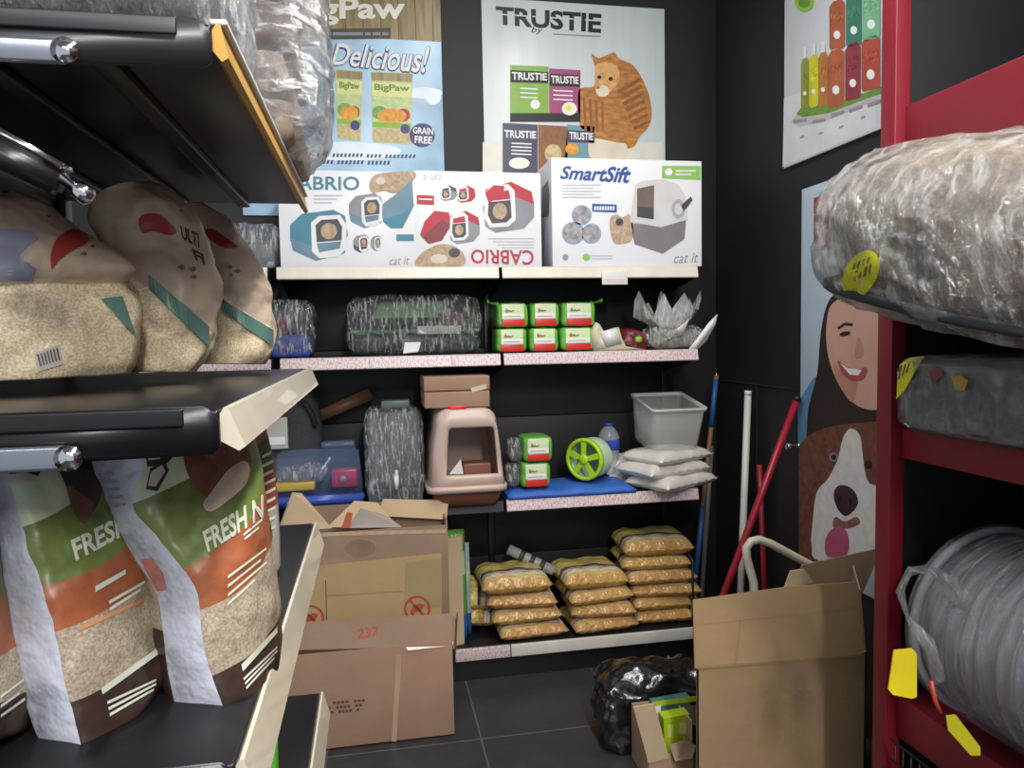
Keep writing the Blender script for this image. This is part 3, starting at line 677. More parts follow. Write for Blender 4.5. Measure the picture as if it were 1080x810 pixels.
# ================================================================== SECOND SHELF
def wrapped(name, label, x0, x1, y0, y1, z0, z1, seed, fm=FILM2, n=5, amp=.012, cat='pack', group=None):
    t = thing(name, ((x0 + x1) / 2, (y0 + y1) / 2, z0), label, cat, group)
    MB().blob(Matrix.Translation(((x0 + x1) / 2, (y0 + y1) / 2, (z0 + z1) / 2 + .002)), ((x1 - x0) / 2, (y1 - y0) / 2, (z1 - z0) / 2), fm, n, 14, amp, 16, seed, ridges=.6, flat=-(z1 - z0) / 2).build('wrap_film', t)
    return t
CLEARP = mat('clear_hard_plastic', '#ccd6da', .15, alpha=.38, spec=.6)
# blue-based cage in film
a = P(283, 378, 3.36); b = P(327, 316, 3.36)
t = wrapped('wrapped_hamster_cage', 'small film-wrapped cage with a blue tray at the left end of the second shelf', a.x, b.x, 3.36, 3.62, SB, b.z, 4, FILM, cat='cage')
MB().box((a.x + .01, 3.37, SB + .003), (b.x - .008, 3.61, SB + .105), mat('blue_tray_plastic', '#3d55ad', .35), .02).build('tray', t)
MB().box((a.x + .02, 3.385, SB + .106), (b.x - .022, 3.595, b.z - .02), mat('dark_cage_inside', '#5a5d68', .5, var=.3, scale=30), .03).build('cage_top', t)
q = P(296, 344, 3.37); MB().box((q.x - .03, 3.372, q.z - .04), (q.x + .025, 3.39, q.z + .035), mat('dark_red_plastic', '#8c2330', .4), .008).build('feeder', t)
# large green/black wrapped pack
x0, x1, zt = P(366, 345, 3.36).x, P(508, 345, 3.36).x, P(437, 313, 3.4).z
t = wrapped('wrapped_pet_carrier', 'wide film-wrapped green and black pet carrier lying in the middle of the second shelf', x0, x1, 3.34, 3.62, SB, zt, 8, film('carrier_stretch_film', lo=.04, hi=.6, bump=1.0), n=6, cat='pet carrier')
MB().box((x0 + .02, 3.36, SB + .004), (x1 - .02, 3.60, SB + .10), mat('charcoal_plastic', '#3b4246', .4), .03).build('base_tray', t)
MB().box((x0 + .012, 3.352, SB + .10), (x1 - .012, 3.61, SB + .118), mat('green_plastic', '#4a8a4c', .4), .006).build('rim', t)
mb = MB().hexa([(x0 + .03, 3.36, SB + .118), (x1 - .03, 3.36, SB + .118), (x1 - .03, 3.6, SB + .118), (x0 + .03, 3.6, SB + .118)],
               [(x0 + .06, 3.38, zt - .02), (x1 - .06, 3.38, zt - .02), (x1 - .06, 3.58, zt - .02), (x0 + .06, 3.58, zt - .02)], mat('dark_green_grey_plastic', '#4d5650', .4, var=.25, scale=12), .012)
mb.build('upper_shell', t)
q0, q1 = P(402, 319, 3.37), P(470, 330, 3.37)
MB().hexa([(q0.x - .05, 3.358, q1.z - .02), (q1.x + .03, 3.358, q1.z - .02), (q1.x + .03, 3.366, q1.z - .02), (q0.x - .05, 3.366, q1.z - .02)], [(q0.x, 3.372, q0.z), (q1.x, 3.372, q0.z), (q1.x, 3.38, q0.z), (q0.x, 3.38, q0.z)], mat('green_plastic', '#4a8a4c', .4)).build('green_panel', t)
q0, q1 = P(440, 344, 3.36), P(486, 352, 3.36); MB().box((q0.x, 3.345, q1.z), (q1.x, 3.36, q0.z), WHITEG, .003).build('product_band', t)
q0, q1 = P(462, 330, 3.36), P(490, 346, 3.36); MB().box((q0.x, 3.349, q1.z), (q1.x, 3.362, q0.z), mat('dull_red_plastic', '#6b3a3e', .4), .005).build('latch', t)
q = P(436, 366, 3.34); l = MB(); TT = planeT((0, 3.326, 0), (0, -1, 0))
l.slab([TT(427, 361, 0), TT(444, 361, 0), TT(441, 371, 0), TT(425, 373, 0)], .003, WHITE, n=(0, 1, 0)); l.build('paper_label', t)
# six packs of wipes in green film
GREENF = mat('green_wipe_pack', '#6cb548', .3, var=.12, bump=.4, bscale=30, coat=.4)
PWHITE = mat('pack_white_print', '#e2e4dc', .35, var=.05); PGRN = mat('pack_pale_green_print', '#cfe0b4', .35, var=.06)
PRED = mat('pack_red_print', '#c8332b', .35)
def wipes(x0, x1, z0, z1, yf, label, group, seed, ends=(), depth=.16, rot=0):
    t = thing('wet_wipe_pack', ((x0 + x1) / 2, yf + depth / 2, z0), label, 'wipes', group)
    w_, h = x1 - x0, z1 - z0
    mb = MB().blob(Matrix.Translation(((x0 + x1) / 2, yf + depth / 2, (z0 + z1) / 2 + .001)), (w_ / 2, depth / 2, h / 2 - .001), GREENF, 7, 10, .003, 25, seed)
    c0 = V(((x0 + x1) / 2, yf - .006, z0)); X = lambda u: x0 + w_ * u
    def fq(u0, v0, u1, v1, m, k):
        mb.box((X(u0), yf - .004 - k * .0008, z0 + h * v0), (X(u1), yf + .006, z0 + h * v1), m, .002)
    fq(.13, .34, .84, .94, PGRN, 0); fq(.13, .34, .84, .56, PWHITE, 1); fq(.13, .06, .86, .34, PRED, 1)
    fq(.2, .44, .72, .47, GREYP, 2); fq(.2, .86, .6, .9, PWHITE, 1)
    TT_ = planeT((0, yf - .0062, 0), (0, -1, 0))
    def pr(p):
        c = CW @ (V(p) - CAM); return (CX + F * c.x / c.z, CY + F * c.y / c.z)
    sq = [pr((X(a), yf - .006, z0 + h * b)) for a, b in ((.22, .66), (.27, .80), (.31, .70), (.36, .72), (.42, .68), (.52, .71), (.52, .67), (.42, .63), (.34, .65), (.28, .62))]; mb.mark(sq, mat('brown_script_print', '#9a7a55', .5), TT_, 1)
    mb.build('pouch', t)
    for s in ends:
        e = MB(); zz = z1 - .008; xx = x0 if s < 0 else x1
        rings = []
        for k in range(5):
            r = (.035, .016, .01, .016, .03)[k]; rings.append([V((xx + s * (k * .012 - .008), yf + .07 + r * math.cos(2 * math.pi * j / 10) * 1.6, zz + k * .004 + r * .5 * math.sin(2 * math.pi * j / 10))) for j in range(10)])
        e.loft(rings, mat('green_film_twist', '#4f9135', .25, bump=.6)); e.build('twisted_film_end', t)
    return t
cols = ((524, 557, 'left'), (559, 590, 'middle'), (592, 628, 'right'))
for i, (xa, xb, nm) in enumerate(cols):
    zt = P(560, 319, 3.36).z; zm = SB + (zt - SB) / 2
    wipes(P(xa, 364, 3.36).x, P(xb, 364, 3.36).x, SB + .001, zm, 3.36, f'green wipe pack with a red band, {nm} of the lower row on the second shelf', 'wipe packs on the second shelf', i)
    wipes(P(xa + 1, 335, 3.36).x, P(xb + 1, 335, 3.36).x, zm + .001, zt, 3.36, f'green wipe pack with a red band, {nm} of the upper row on the second shelf', 'wipe packs on the second shelf', i + 5, ((-1,) if i == 0 else (1,) if i == 2 else ()))
# cream pouch, red and dark packet, clear bag with ruffled mouth
a = P(626, 372, 3.36); b = P(668, 342, 3.36)
t = thing('cream_pouch', ((a.x + b.x) / 2, 3.42, SB), 'cream folded pouch slumped right of the green wipe packs', 'pouch')
mb = MB(); ol = [(625, 374), (624, 350), (629, 340), (636, 352), (646, 347), (652, 345), (655, 356), (660, 366), (672, 368), (684, 371), (684, 375)]
rings = []
for k, (y, ins) in enumerate(((3.345, .012), (3.355, .0), (3.42, .0), (3.44, .012))):
    rr_ = []
    cx = sum(P(*p, 3.36).x for p in ol) / len(ol); cz = sum(P(*p, 3.36).z for p in ol) / len(ol)
    for p in ol:
        q = P(*p, 3.36); q = V((q.x + (cx - q.x) * ins * 9, y, max(SB + .001, q.z + (cz - q.z) * ins * 9))); rr_.append(q)
    rings.append(rr_)
mb.loft(rings, mat('cream_pouch_paper', '#cfc6ab', .5, bump=.5, bscale=14)); mb.build('pouch_body', t)
q = [P(633, 350, 3.338), P(650, 346, 3.338), P(656, 362, 3.338), P(640, 366, 3.338)]
MB().slab(q, .006, WHITEG, n=(0, 1, 0), bev=.002).build('white_flap', t)
a = P(657, 372, 3.4); b = P(690, 344, 3.4)
t = thing('treat_packet', ((a.x + b.x) / 2, 3.49, SB), 'dark red crumpled packet between the cream pouch and the clear ruffled bag', 'packet')
MB().blob(Matrix.Translation(((a.x + b.x) / 2, 3.48, SB + .045)) @ Matrix.Rotation(R(14), 4, 'Y'), ((b.x - a.x) / 2, .07, .05), mat('dark_red_packet', '#6d2830', .3, var=.5, scale=30, bump=.6), 4, 10, .012, 22, 7, flat=-.042).build('packet_body', t)
MB().blob(Matrix.Translation((P(674, 358, 3.4).x, 3.415, P(674, 358, 3.4).z)), (.018, .02, .016), mat('lime_seal', '#8fb54a', .4), 3, 6).build('green_seal', t)
t = thing('clear_supply_bag', (P(715, 372, 3.36).x, 3.42, SB), 'clear bag with a ruffled white mouth at the right end of the second shelf', 'bag')
a = P(687, 372, 3.36); b = P(742, 342, 3.36)
MB().blob(Matrix.Translation(((a.x + b.x) / 2, 3.43, SB + .052)), ((b.x - a.x) / 2, .08, .052), mat('cream_bag_contents', '#b9b3a3', .5, var=.35, scale=40, bump=.5), 3.5, 12, .012, 22, 5, flat=-.05).build('contents', t)
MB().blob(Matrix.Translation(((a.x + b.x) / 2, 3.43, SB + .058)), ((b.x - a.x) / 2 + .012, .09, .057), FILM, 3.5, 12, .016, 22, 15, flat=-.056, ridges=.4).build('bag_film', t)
mb = MB(); base = P(708, 346, 3.4); rings = []
nn = 40
for k in range(7):
    u = k / 6; rr_ = []
    for j in range(nn):
        th = 2 * math.pi * j / nn; r = .035 + .10 * u ** .8 * (1 + .3 * math.sin(th * 5 + 1) * u); 
        rr_.append(V((base.x + r * math.cos(th) * 1.1 - .02 * u, 3.4 + r * .5 * math.sin(th), base.z - .02 + u * (.13 + .05 * math.sin(th * 9) + .03 * math.cos(th * 4)) )))
    rings.append(rr_)
mb.loft(rings, film('frosted_poly_film', lo=.55, hi=.9, bump=.8, stretch=(9, 9, 1), rot=(0, 0, 0), col='#f4f4f2'), cap=False); mb.build('ruffled_mouth', t)
for i, ps in enumerate(([(700, 352), (716, 346), (727, 336), (721, 353), (706, 358)], [(722, 374), (736, 356), (748, 340), (757, 331), (755, 342), (745, 360), (732, 372)])):
    MB().slab([P(x, y, 3.335 + i * .004) for x, y in ps], .006, WHITEG, n=(0, 1, 0), bev=.002).build('paper_strip', t)

# ================================================================== THIRD SHELF, LEFT BAY
# grey backpack, half hidden
a = P(276, 528, 3.42); b = P(336, 412, 3.42)
t = thing('grey_backpack', ((a.x + b.x) / 2, 3.5, SC), 'dark grey rounded fabric pet bag at the left end of the third shelf', 'bag')
GF = mat('dark_grey_fabric', '#3a3c40', .85, var=.2, scale=90, bump=.3, bscale=90)
cx = (a.x + b.x) / 2; hz = (P(305, 412, 3.42).z - SC) / 2
MB().blob(Matrix.Translation((cx, 3.60, SC + hz)), ((b.x - a.x) / 2, .10, hz), GF, 3.2, 12, .008, 9, 2, flat=-hz).build('bag_body', t)
mb = MB(); mb.tube([V((cx + .11 * math.cos(R(10 + k * 20)), 3.492, SC + hz * 1.25 + hz * .62 * math.sin(R(10 + k * 20)))) for k in range(9)], .012, mat('black_webbing', '#1d1e21', .8), 8); mb.build('handle', t)
MB().box((cx - .10, 3.488, SC + .03), (cx + .10, 3.52, SC + hz * .8), mat('mid_grey_fabric', '#4b4d51', .85, var=.15, scale=90), .015).build('front_pocket', t)
a = P(282, 474, 3.47); b = P(303, 440, 3.47)
lb = MB().box((a.x, 3.462, a.z), (b.x, 3.489, b.z), mat('pale_grey_card', '#b9b8b2', .4), .003).build('label_box', t)
lb['label'] = 'pale grey card label'
MB().box((a.x + .01, 3.459, a.z + .02), (b.x - .012, 3.463, a.z + .055), WHITE, .001).build('glossy_seal', lb)
# brown wooden plank box, tilted
pl = [P(334, 434, 3.62), P(389, 409, 3.62), P(394, 421, 3.62), P(335, 446, 3.62)]
t = MB().slab(pl, .10, mat('brown_wrapped_board', '#6e5238', .5, var=.15, scale=10, stretch=(1, 1, 6)), n=(0, 1, 0), bev=.004)
tag(t.build('long_brown_box'), 'long narrow brown box leaning aslant behind the blue tank on the third shelf', 'box')
# clear blue cage
a = P(288, 524, 3.34); b = P(382, 466, 3.34)
t = thing('hamster_tank', ((a.x + b.x) / 2, 3.44, SC), 'clear blue plastic hamster tank with red and yellow fittings behind the opened 237 carton', 'hamster tank')
BLT = mat('blue_tray_plastic', '#3d55ad', .35)
BLC = mat('clear_blue_plastic', '#7f95bf', .12, alpha=.22, spec=.7)
x0, x1 = a.x, b.x; zt = b.z
MB().hexa([(x0, 3.36, SC + .003), (x1 - .01, 3.36, SC + .003), (x1 - .01, 3.46, SC + .003), (x0, 3.46, SC + .003)], [(x0 - .01, 3.345, SC + .055), (x1 + .005, 3.345, SC + .055), (x1 + .005, 3.475, SC + .055), (x0 - .01, 3.475, SC + .055)], BLT, .008).build('tray', t)
MB().hexa([(x0, 3.352, SC + .056), (x1 - .002, 3.352, SC + .056), (x1 - .002, 3.468, SC + .056), (x0, 3.468, SC + .056)], [(x0 + .02, 3.37, zt - .035), (x1 - .02, 3.37, zt - .03), (x1 - .02, 3.455, zt - .03), (x0 + .02, 3.455, zt - .035)], BLC, .012).build('clear_cover', t)
q = P(340, 470, 3.36); MB().box((P(338, 470, 3.36).x, 3.38, zt - .03), (P(374, 470, 3.36).x, 3.45, zt), BLC, .012).build('carry_handle', t)
q = P(362, 508, 3.36)
mb = MB(); mb.box((P(349, 500, 3.36).x, 3.372, P(349, 516, 3.36).z), (P(377, 500, 3.36).x, 3.43, P(349, 496, 3.36).z), mat('crimson_plastic', '#b02550', .35), .012); mb.build('feeding_bowl', t)
mb = MB().lathe([(.001, 0), (.013, .001), (.016, .006), (.016, .012)], Matrix.Translation((q.x, 3.372, q.z + .01)) @ Matrix.Rotation(R(90), 4, 'X'), GREYP, 16); mb.build('spinner', t)
MB().box((P(290, 515, 3.36).x, 3.362, P(300, 519, 3.36).z), (P(332, 515, 3.36).x, 3.44, P(300, 510, 3.36).z), mat('yellow_plastic', '#d8b92e', .4), .008).build('yellow_floor', t)
MB().blob(Matrix.Translation((P(318, 500, 3.4).x, 3.415, P(318, 500, 3.4).z)), (.11, .05, .04), FILM2, 3, 10, .016, 20, 6).build('accessory_bag', t)
# wrapped dispenser with tap
x0, x1, zt = P(385, 475, 3.33).x, P(447, 475, 3.33).x, P(415, 432, 3.33).z
t = wrapped('wrapped_water_dispenser', 'tall film-wrapped grey dispenser with a white tap left of the pink litter box', x0, x1, 3.325, 3.56, SC, zt, 12, film('dispenser_stretch_film', lo=.10, hi=.9, bump=1.1), n=7, amp=.008, cat='dispenser')
MB().box((x0 + .014, 3.34, SC + .075), (x1 - .014, 3.54, zt - .012), mat('clear_grey_tank', '#8d969a', .3, var=.15, scale=8), .02).build('tank', t)
MB().box((x0 + .008, 3.335, SC + .003), (x1 - .008, 3.55, SC + .074), mat('grey_base_plastic', '#5e6a6c', .4), .012).build('base', t)
MB().box((P(402, 428, 3.4).x, 3.38, zt), (P(432, 428, 3.4).x, 3.48, P(418, 422, 3.4).z), mat('grey_base_plastic', '#5e6a6c', .4), .008).build('lid', t)
q = P(418, 507, 3.32); mb = MB()
mb.tube([V((q.x, 3.335, q.z + .02)), V((q.x, 3.305, q.z + .02)), V((q.x, 3.298, q.z + .01)), V((q.x, 3.297, q.z - .035))], [.012, .011, .012, .009], WHITEG, 12)
mb.box((q.x - .006, 3.298, q.z + .02), (q.x + .006, 3.312, q.z + .05), WHITEG, .003); mb.build('tap', t)
# pink hooded litter box
PINK = mat('pale_pink_plastic', '#c7aea3', .35, var=.03); BRN = mat('terracotta_plastic', '#7a4a38', .4, var=.05)
yl = 3.20
xs0, xs1 = P(454, 525, yl).x, P(534, 525, yl).x
zb = SC; zr = P(495, 516, yl).z; zt = P(495, 431, yl).z
t = thing('hooded_litter_box', ((xs0 + xs1) / 2, yl + .2, SC), 'pale pink hooded litter box with a brown tray and dark opening on the third shelf', 'litter box')
cx = (xs0 + xs1) / 2
mb = MB()
def rr3(w_, dd, r, z, yc=yl + .215): return [V((cx + x, yc + y, z)) for x, y in rrect(w_, dd, r)]
W0 = xs1 - xs0
mb.loft([rr3(W0 * .86, .36, .05, SC + .002), rr3(W0 * .93, .39, .05, SC + .05), rr3(W0 * .95, .40, .05, zr)], BRN); mb.build('tray', t)
mb = MB(); mb.loft([rr3(W0 * 1.0, .43, .05, zr - .012), rr3(W0 * 1.07, .452, .055, zr - .014), rr3(W0 * 1.08, .456, .055, zr + .008), rr3(W0 * 1.02, .44, .05, zr + .014)], PINK); mb.build('rim', t)
def outl(ws, wt, z0, z1, r, n=7):
    o = []                      # trapezoid with rounded top corners, from bottom-right anticlockwise
    o += [(ws / 2, z0), (ws / 2 - (ws - wt) / 2 * .45, z0 + (z1 - z0) * .45)]
    for i in range(n): a_ = R(90 * i / (n - 1)); o.append((wt / 2 - r + r * math.cos(a_), z1 - r + r * math.sin(a_)))
    for i in range(n): a_ = R(90 + 90 * i / (n - 1)); o.append((-wt / 2 + r + r * math.cos(a_), z1 - r + r * math.sin(a_)))
    o += [(-ws / 2 + (ws - wt) / 2 * .45, z0 + (z1 - z0) * .45), (-ws / 2, z0)]
    o += [(-ws * .25, z0), (0, z0), (ws * .25, z0)]
    return o
hz0 = zr + .008
O0 = outl(W0 * 1.0, W0 * .80, hz0, zt, .06); O1 = outl(W0 * .96, W0 * .74, hz0 + .004, zt - .012, .055)
q0, q1 = P(471, 503, yl), P(525, 450, yl)
I = outl(q1.x - q0.x, (q1.x - q0.x) * .88, q0.z, q1.z, .022); icx = (q0.x + q1.x) / 2 - cx
mb = MB(); L_ = lambda o, y, dx=0: [V((cx + x + dx, y, z)) for x, z in o]
mb.loft([L_(O0, yl + .41), L_(O0, yl + .03), L_(O1, yl + .006), L_([(x * 1.14, z + (.009 if z > (q0.z + q1.z) / 2 else -.009)) for x, z in I], yl + .002, icx), L_(I, yl + .008, icx), L_(I, yl + .03, icx)], PINK, cap=False)
o = len(mb.v); mb.v += L_(O0, yl + .41); mb.face(range(o, o + len(O0)), PINK)
mb.build('hood', t)
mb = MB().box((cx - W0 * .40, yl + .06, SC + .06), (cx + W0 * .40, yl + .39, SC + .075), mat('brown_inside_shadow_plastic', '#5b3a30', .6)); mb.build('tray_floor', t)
q = P(508, 492, yl + .05); MB().box((P(489, 492, yl + .05).x, yl + .05, SC + .076), (P(518, 492, yl + .05).x, yl + .15, P(500, 489, yl + .05).z), BRN, .006).build('scoop_box', t)
q0 = P(478, 492, yl + .06); MB().slab([P(474, 500, yl + .045), P(486, 484, yl + .06), P(489, 500, yl + .06)], .004, WHITEG, n=(0, 1, 0)).build('leaflet', t)
MB().box((P(474, 436, yl).x, yl + .02, zt - .004), (P(493, 436, yl).x, yl + .09, P(480, 428, yl + .03).z), mat('bright_red_clip_plastic', '#d8231f', .35), .005).build('red_clip', t)
# cardboard box on it
a = P(448, 430, yl + .03); b = P(516, 396, yl + .03)
zb_ = P(480, 430, yl + .03).z
t = thing('small_carton', ((a.x + b.x) / 2, yl + .15, zb_), 'flat brown carton lying on top of the pink hooded litter box', 'carton')
hh = b.z - zb_
mb = MB().box((a.x, yl + .03, zb_), (b.x, yl + .30, zb_ + hh * .52), KRAFT, .004); mb.build('carton_body', t)
MB().box((a.x - .001, yl + .029, zb_ + hh * .55), (b.x + .001, yl + .301, b.z), KRAFT, .004).build('lid', t)
MB().slab([P(496, 409, yl + .028), P(513, 405, yl + .028), P(513, 410, yl + .028), P(498, 414, yl + .028)], .0015, mat('clear_tape', '#cfc2ac', .2), n=(0, 1, 0)).build('tape', t)

# ================================================================== THIRD SHELF, RIGHT BAY
MATB = mat('blue_foam_mat', '#2f62b8', .6, var=.12, scale=20, bump=.3, bscale=25)
mb = MB(); rows = []
ya, yb = 3.29, 3.60; xa, xb = P(536, 520, ya).x, P(671, 520, ya).x
nx, ny = 24, 8; top, bot = [], []
for j in range(ny + 1):
    for i in range(nx + 1):
        x = xa + (xb - xa) * i / nx; y = ya + (yb - ya) * j / ny
        h = .036 + .010 * noise.noise(V((x * 9, y * 9, 2))) ; e = min(i, nx - i, j * 2, (ny - j) * 2)
        if e == 0: h *= .55
        top.append(V((x + .004 * noise.noise(V((y * 20, 0, 1))), y, SC + max(.012, h)))); bot.append(V((x, y, SC + .001)))
mb.v += top + bot; n1 = nx + 1; K = len(top)
for j in range(ny):
    for i in range(nx):
        q = j * n1 + i; mb.face((q, q + 1, q + n1 + 1, q + n1), MATB, True); mb.face((K + q, K + q + n1, K + q + n1 + 1, K + q + 1), MATB, True)
edge = [i for i in range(n1)] + [j * n1 + nx for j in range(1, ny + 1)] + [ny * n1 + i for i in range(nx - 1, -1, -1)] + [j * n1 for j in range(ny - 1, 0, -1)]
for i in range(len(edge)): p, q = edge[i], edge[(i + 1) % len(edge)]; mb.face((p, K + p, K + q, q), MATB, True)
tag(mb.build('blue_mat'), 'folded bright blue mat under the green wheel and wipe packs on the third shelf', 'mat')
zA = SC + .046
zt = P(565, 461, 3.31).z; zm = zA + (zt - zA) / 2
wx0, wx1 = P(553, 500, 3.305).x, P(584, 500, 3.305).x
t1 = wipes(wx0 - .012, wx1 - .012, zA, zm, 3.305, 'green wipe pack with a red band, bottom of the pair on the blue mat', 'wipe packs on the blue mat', 21, (), .18)
t2 = wipes(wx0, wx1, zm + .001, zt, 3.305, 'green wipe pack with a red band, top of the pair on the blue mat', 'wipe packs on the blue mat', 23, (), .18)
for t, z0, z1 in ((t1, zA, zm), (t2, zm, zt)):
    MB().blob(Matrix.Translation((t.location.x - .100, 3.37, (z0 + z1) / 2)), (.032, .06, (z1 - z0) / 2 - .006), FILM2, 3, 8, .008, 25, 4).build('crumpled_film_end', t)
# green wheel
q = P(624, 482, 3.44); rad = P(624, 461, 3.44).z - q.z
rad = (rad + (q.z - zA)) / 2; cz = zA + rad + .001
MW = Matrix.Translation((q.x, 3.45, cz)) @ Matrix.Rotation(R(-48), 4, 'Z') @ Matrix.Rotation(R(90), 4, 'X')
t = thing('hamster_wheel', (q.x, 3.45, zA), 'lime green spoked hamster wheel standing on the blue mat', 'hamster wheel')
LG = mat('lime_plastic', '#a9d62a', .35, var=.04)
mb = MB(); mb.lathe([(rad * .82, .066), (rad * .84, .072), (rad * .97, .072), (rad, .066), (rad, .05), (rad * .95, .046), (rad * .84, .05), (rad * .82, .066)], MW, LG, 40, cap=False); mb.build('rim', t)
mb = MB(); mb.lathe([(rad * .94, -.04), (rad * .96, .048), (rad * .92, .048), (rad * .90, -.036), (.001, -.036), (.001, -.04), (rad * .94, -.04)], MW, mat('frosted_green_plastic', '#b9cdb0', .4, alpha=.85), 36, cap=False); mb.build('drum', t)
for k in range(5):
    a_ = 2 * math.pi * k / 5 + .3; mb = MB(); p0 = V((rad * .15 * math.cos(a_), rad * .15 * math.sin(a_), .064)); p1 = V((rad * .86 * math.cos(a_), rad * .86 * math.sin(a_), .064))
    s = V((-math.sin(a_), math.cos(a_), 0)); mb.hexa([MW @ (p0 + s * .011), MW @ (p1 + s * .015), MW @ (p1 - s * .015), MW @ (p0 - s * .011)], [MW @ (p + V((0, 0, .006))) for p in (p0 + s * .011, p1 + s * .015, p1 - s * .015, p0 - s * .011)], LG); mb.build('spoke', t)
mb = MB(); mb.lathe([(.001, .06), (rad * .24, .06), (rad * .24, .073), (rad * .16, .078), (.001, .078)], MW, LG, 20); mb.build('hub', t)
# bottle
q = P(643, 505, 3.55); xb_ = q.x; rb = (P(654, 470, 3.55).x - P(632, 470, 3.55).x) / 2; hb = P(643, 446, 3.55).z - zA
t = thing('water_bottle', (xb_, 3.56, zA), 'clear water bottle with a blue label and cap behind the green hamster wheel', 'bottle')
MT = Matrix.Translation((xb_, 3.56, zA))
mb = MB(); mb.lathe([(rb * .7, 0), (rb * .95, .006), (rb, .02)] + [(rb * (1 - .035 * (k % 2)), .02 + k * .012) for k in range(1, 8)] + [(rb * .96, hb * .5), (rb * .96, hb * .68), (rb, hb * .7), (rb * .9, hb * .79), (rb * .55, hb * .9), (rb * .36, hb * .93), (rb * .36, hb * .96)], MT, mat('clear_bottle_plastic', '#b9c3cc', .12, alpha=.45, spec=.7), 24); mb.build('bottle_body', t)
mb = MB(); mb.lathe([(rb * .99, hb * .48), (rb * 1.0, hb * .49), (rb * 1.0, hb * .67), (rb * .99, hb * .68)], MT, mat('blue_white_label', '#3452b4', .4, var=.5, scale=20), 24, cap=False); mb.build('paper_label', t)
mb = MB(); mb.lathe([(rb * .42, hb * .945), (rb * .44, hb * .95), (rb * .44, hb * .995), (rb * .38, hb)], MT, mat('blue_cap_plastic', '#2b3fae', .35), 20); mb.build('cap', t)
# soft white pouches, stacked
PW = mat('white_pouch_film', '#dedad2', .35, var=.1, scale=12, bump=.5, bscale=16, coat=.3)
def pouch(name, w_, d_, h, m, sx=20, sy=16, seed=0, crimp=.012, mf=None, amp=.006):
    """flat filled pouch lying down, origin at bottom centre"""
    mb = MB(); top, bot = [], []
    for j in range(sy + 1):
        for i in range(sx + 1):
            u = 2 * i / sx - 1; v = 2 * j / sy - 1
            ru, rv = max(0, 1 - abs(u) ** 5), max(0, 1 - abs(v) ** 5); t_ = (ru * rv) ** .40
            n_ = noise.noise(V((u * 2.3 + seed, v * 2.3, seed * 1.3)))
            x = u * w_ / 2 * (1 - .05 * (1 - abs(v)) * abs(u) ** 6); y = v * d_ / 2
            z = h * .42; up = h * .56 * t_ + amp * n_ * t_; dw = h * .42 * t_ ** .8
            cr = .004 * math.sin(u * 40) * abs(v) ** 8
            top.append(V((x, y, z + up + .0012 + cr))); bot.append(V((x, y, z - dw - .0012 + cr)))
    n1 = sx + 1; K = len(top); mb.v += top + bot
    for k in range(K): mb.uv[k] = ((k % n1) / sx, (k // n1) / sy); mb.uv[K + k] = ((k % n1) / sx, .0)
    for j in range(sy):
        for i in range(sx):
            q = j * n1 + i; mb.face((q, q + 1, q + n1 + 1, q + n1), m, True); mb.face((K + q, K + q + n1, K + q + n1 + 1, K + q + 1), m, True)
    edge = list(range(n1)) + [j * n1 + sx for j in range(1, sy + 1)] + [sy * n1 + i for i in range(sx - 1, -1, -1)] + [j * n1 for j in range(sy - 1, 0, -1)]
    for i in range(len(edge)): p, q = edge[i], edge[(i + 1) % len(edge)]; mb.face((p, K + p, K + q, q), m, True)
    return mb.build(name, origin=V((0, 0, 0)))
wx = P(703, 500, 3.40).x
pr0 = None
for i, (dx, dz, dy, rz, w_, hs, lab) in enumerate(((.03, .0, -.05, 30, .40, 1.1, 'white soft pouch, bottom of the stack at the right end of the third shelf'),
                                       (-.01, .06, -.035, 22, .40, 1.1, 'white soft pouch, second from the bottom of the stack on the third shelf'),
                                       (.02, .122, -.02, 27, .39, 1.0, 'white soft pouch directly under the clear plastic bin'),
                                       (-.105, .0, .13, 75, .20, 2.0, 'white soft pouch bulging at the back left of the stack by the water bottle'))):
    if pr0 is None: o = pr0 = pouch('soft_white_pouch', .36, .27, .062, PW, seed=2, amp=.010)
    else: o = pr0.copy(); C.objects.link(o)
    o.scale = (w_ / .36, 1, hs)
    o.location = (wx + dx - .005, 3.45 + dy, SC + .002 + dz); o.rotation_euler = (0, 0, R(rz))
    tag(o, lab, 'pouch', 'white pouches under the clear bin')
# clear storage bin
zb_ = SC + .190
YBN = 3.32
f0, f1 = P(686, 450, YBN).x, P(743, 450, YBN).x
bc = V(((f0 + f1) / 2, YBN + .16, zb_)); ww = f1 - f0
bt = thing('clear_storage_bin', bc, 'clear open plastic storage bin standing on the white pouches', 'bin')
MBN = Matrix.Translation(bc) @ Matrix.Rotation(R(10), 4, 'X')
hb = P(706, 424, YBN).z - zb_
CB = mat('milky_clear_plastic', '#f2f2ec', .22, alpha=.22, var=.06, spec=.6)
def rq(w_, d_, z, r=.022): return [MBN @ V((x, y, z)) for x, y in rrect(w_, d_, r)]
mb = MB(); mb.loft([rq(ww * .82, .25, .0), rq(ww * .85, .262, .006), rq(ww * .97, .305, hb - .012), rq(ww * .95, .297, hb - .012), rq(ww * .83, .25, .008)], CB); mb.build('bin_body', bt)
mb = MB(); mb.loft([rq(ww * .96, .30, hb - .016), rq(ww * 1.02, .322, hb - .016), rq(ww * 1.03, .326, hb), rq(ww * .97, .306, hb), rq(ww * .96, .30, hb - .016)], mat('milky_rim_plastic', '#e2e3dd', .3, alpha=.7), cap=False); mb.build('rim', bt)

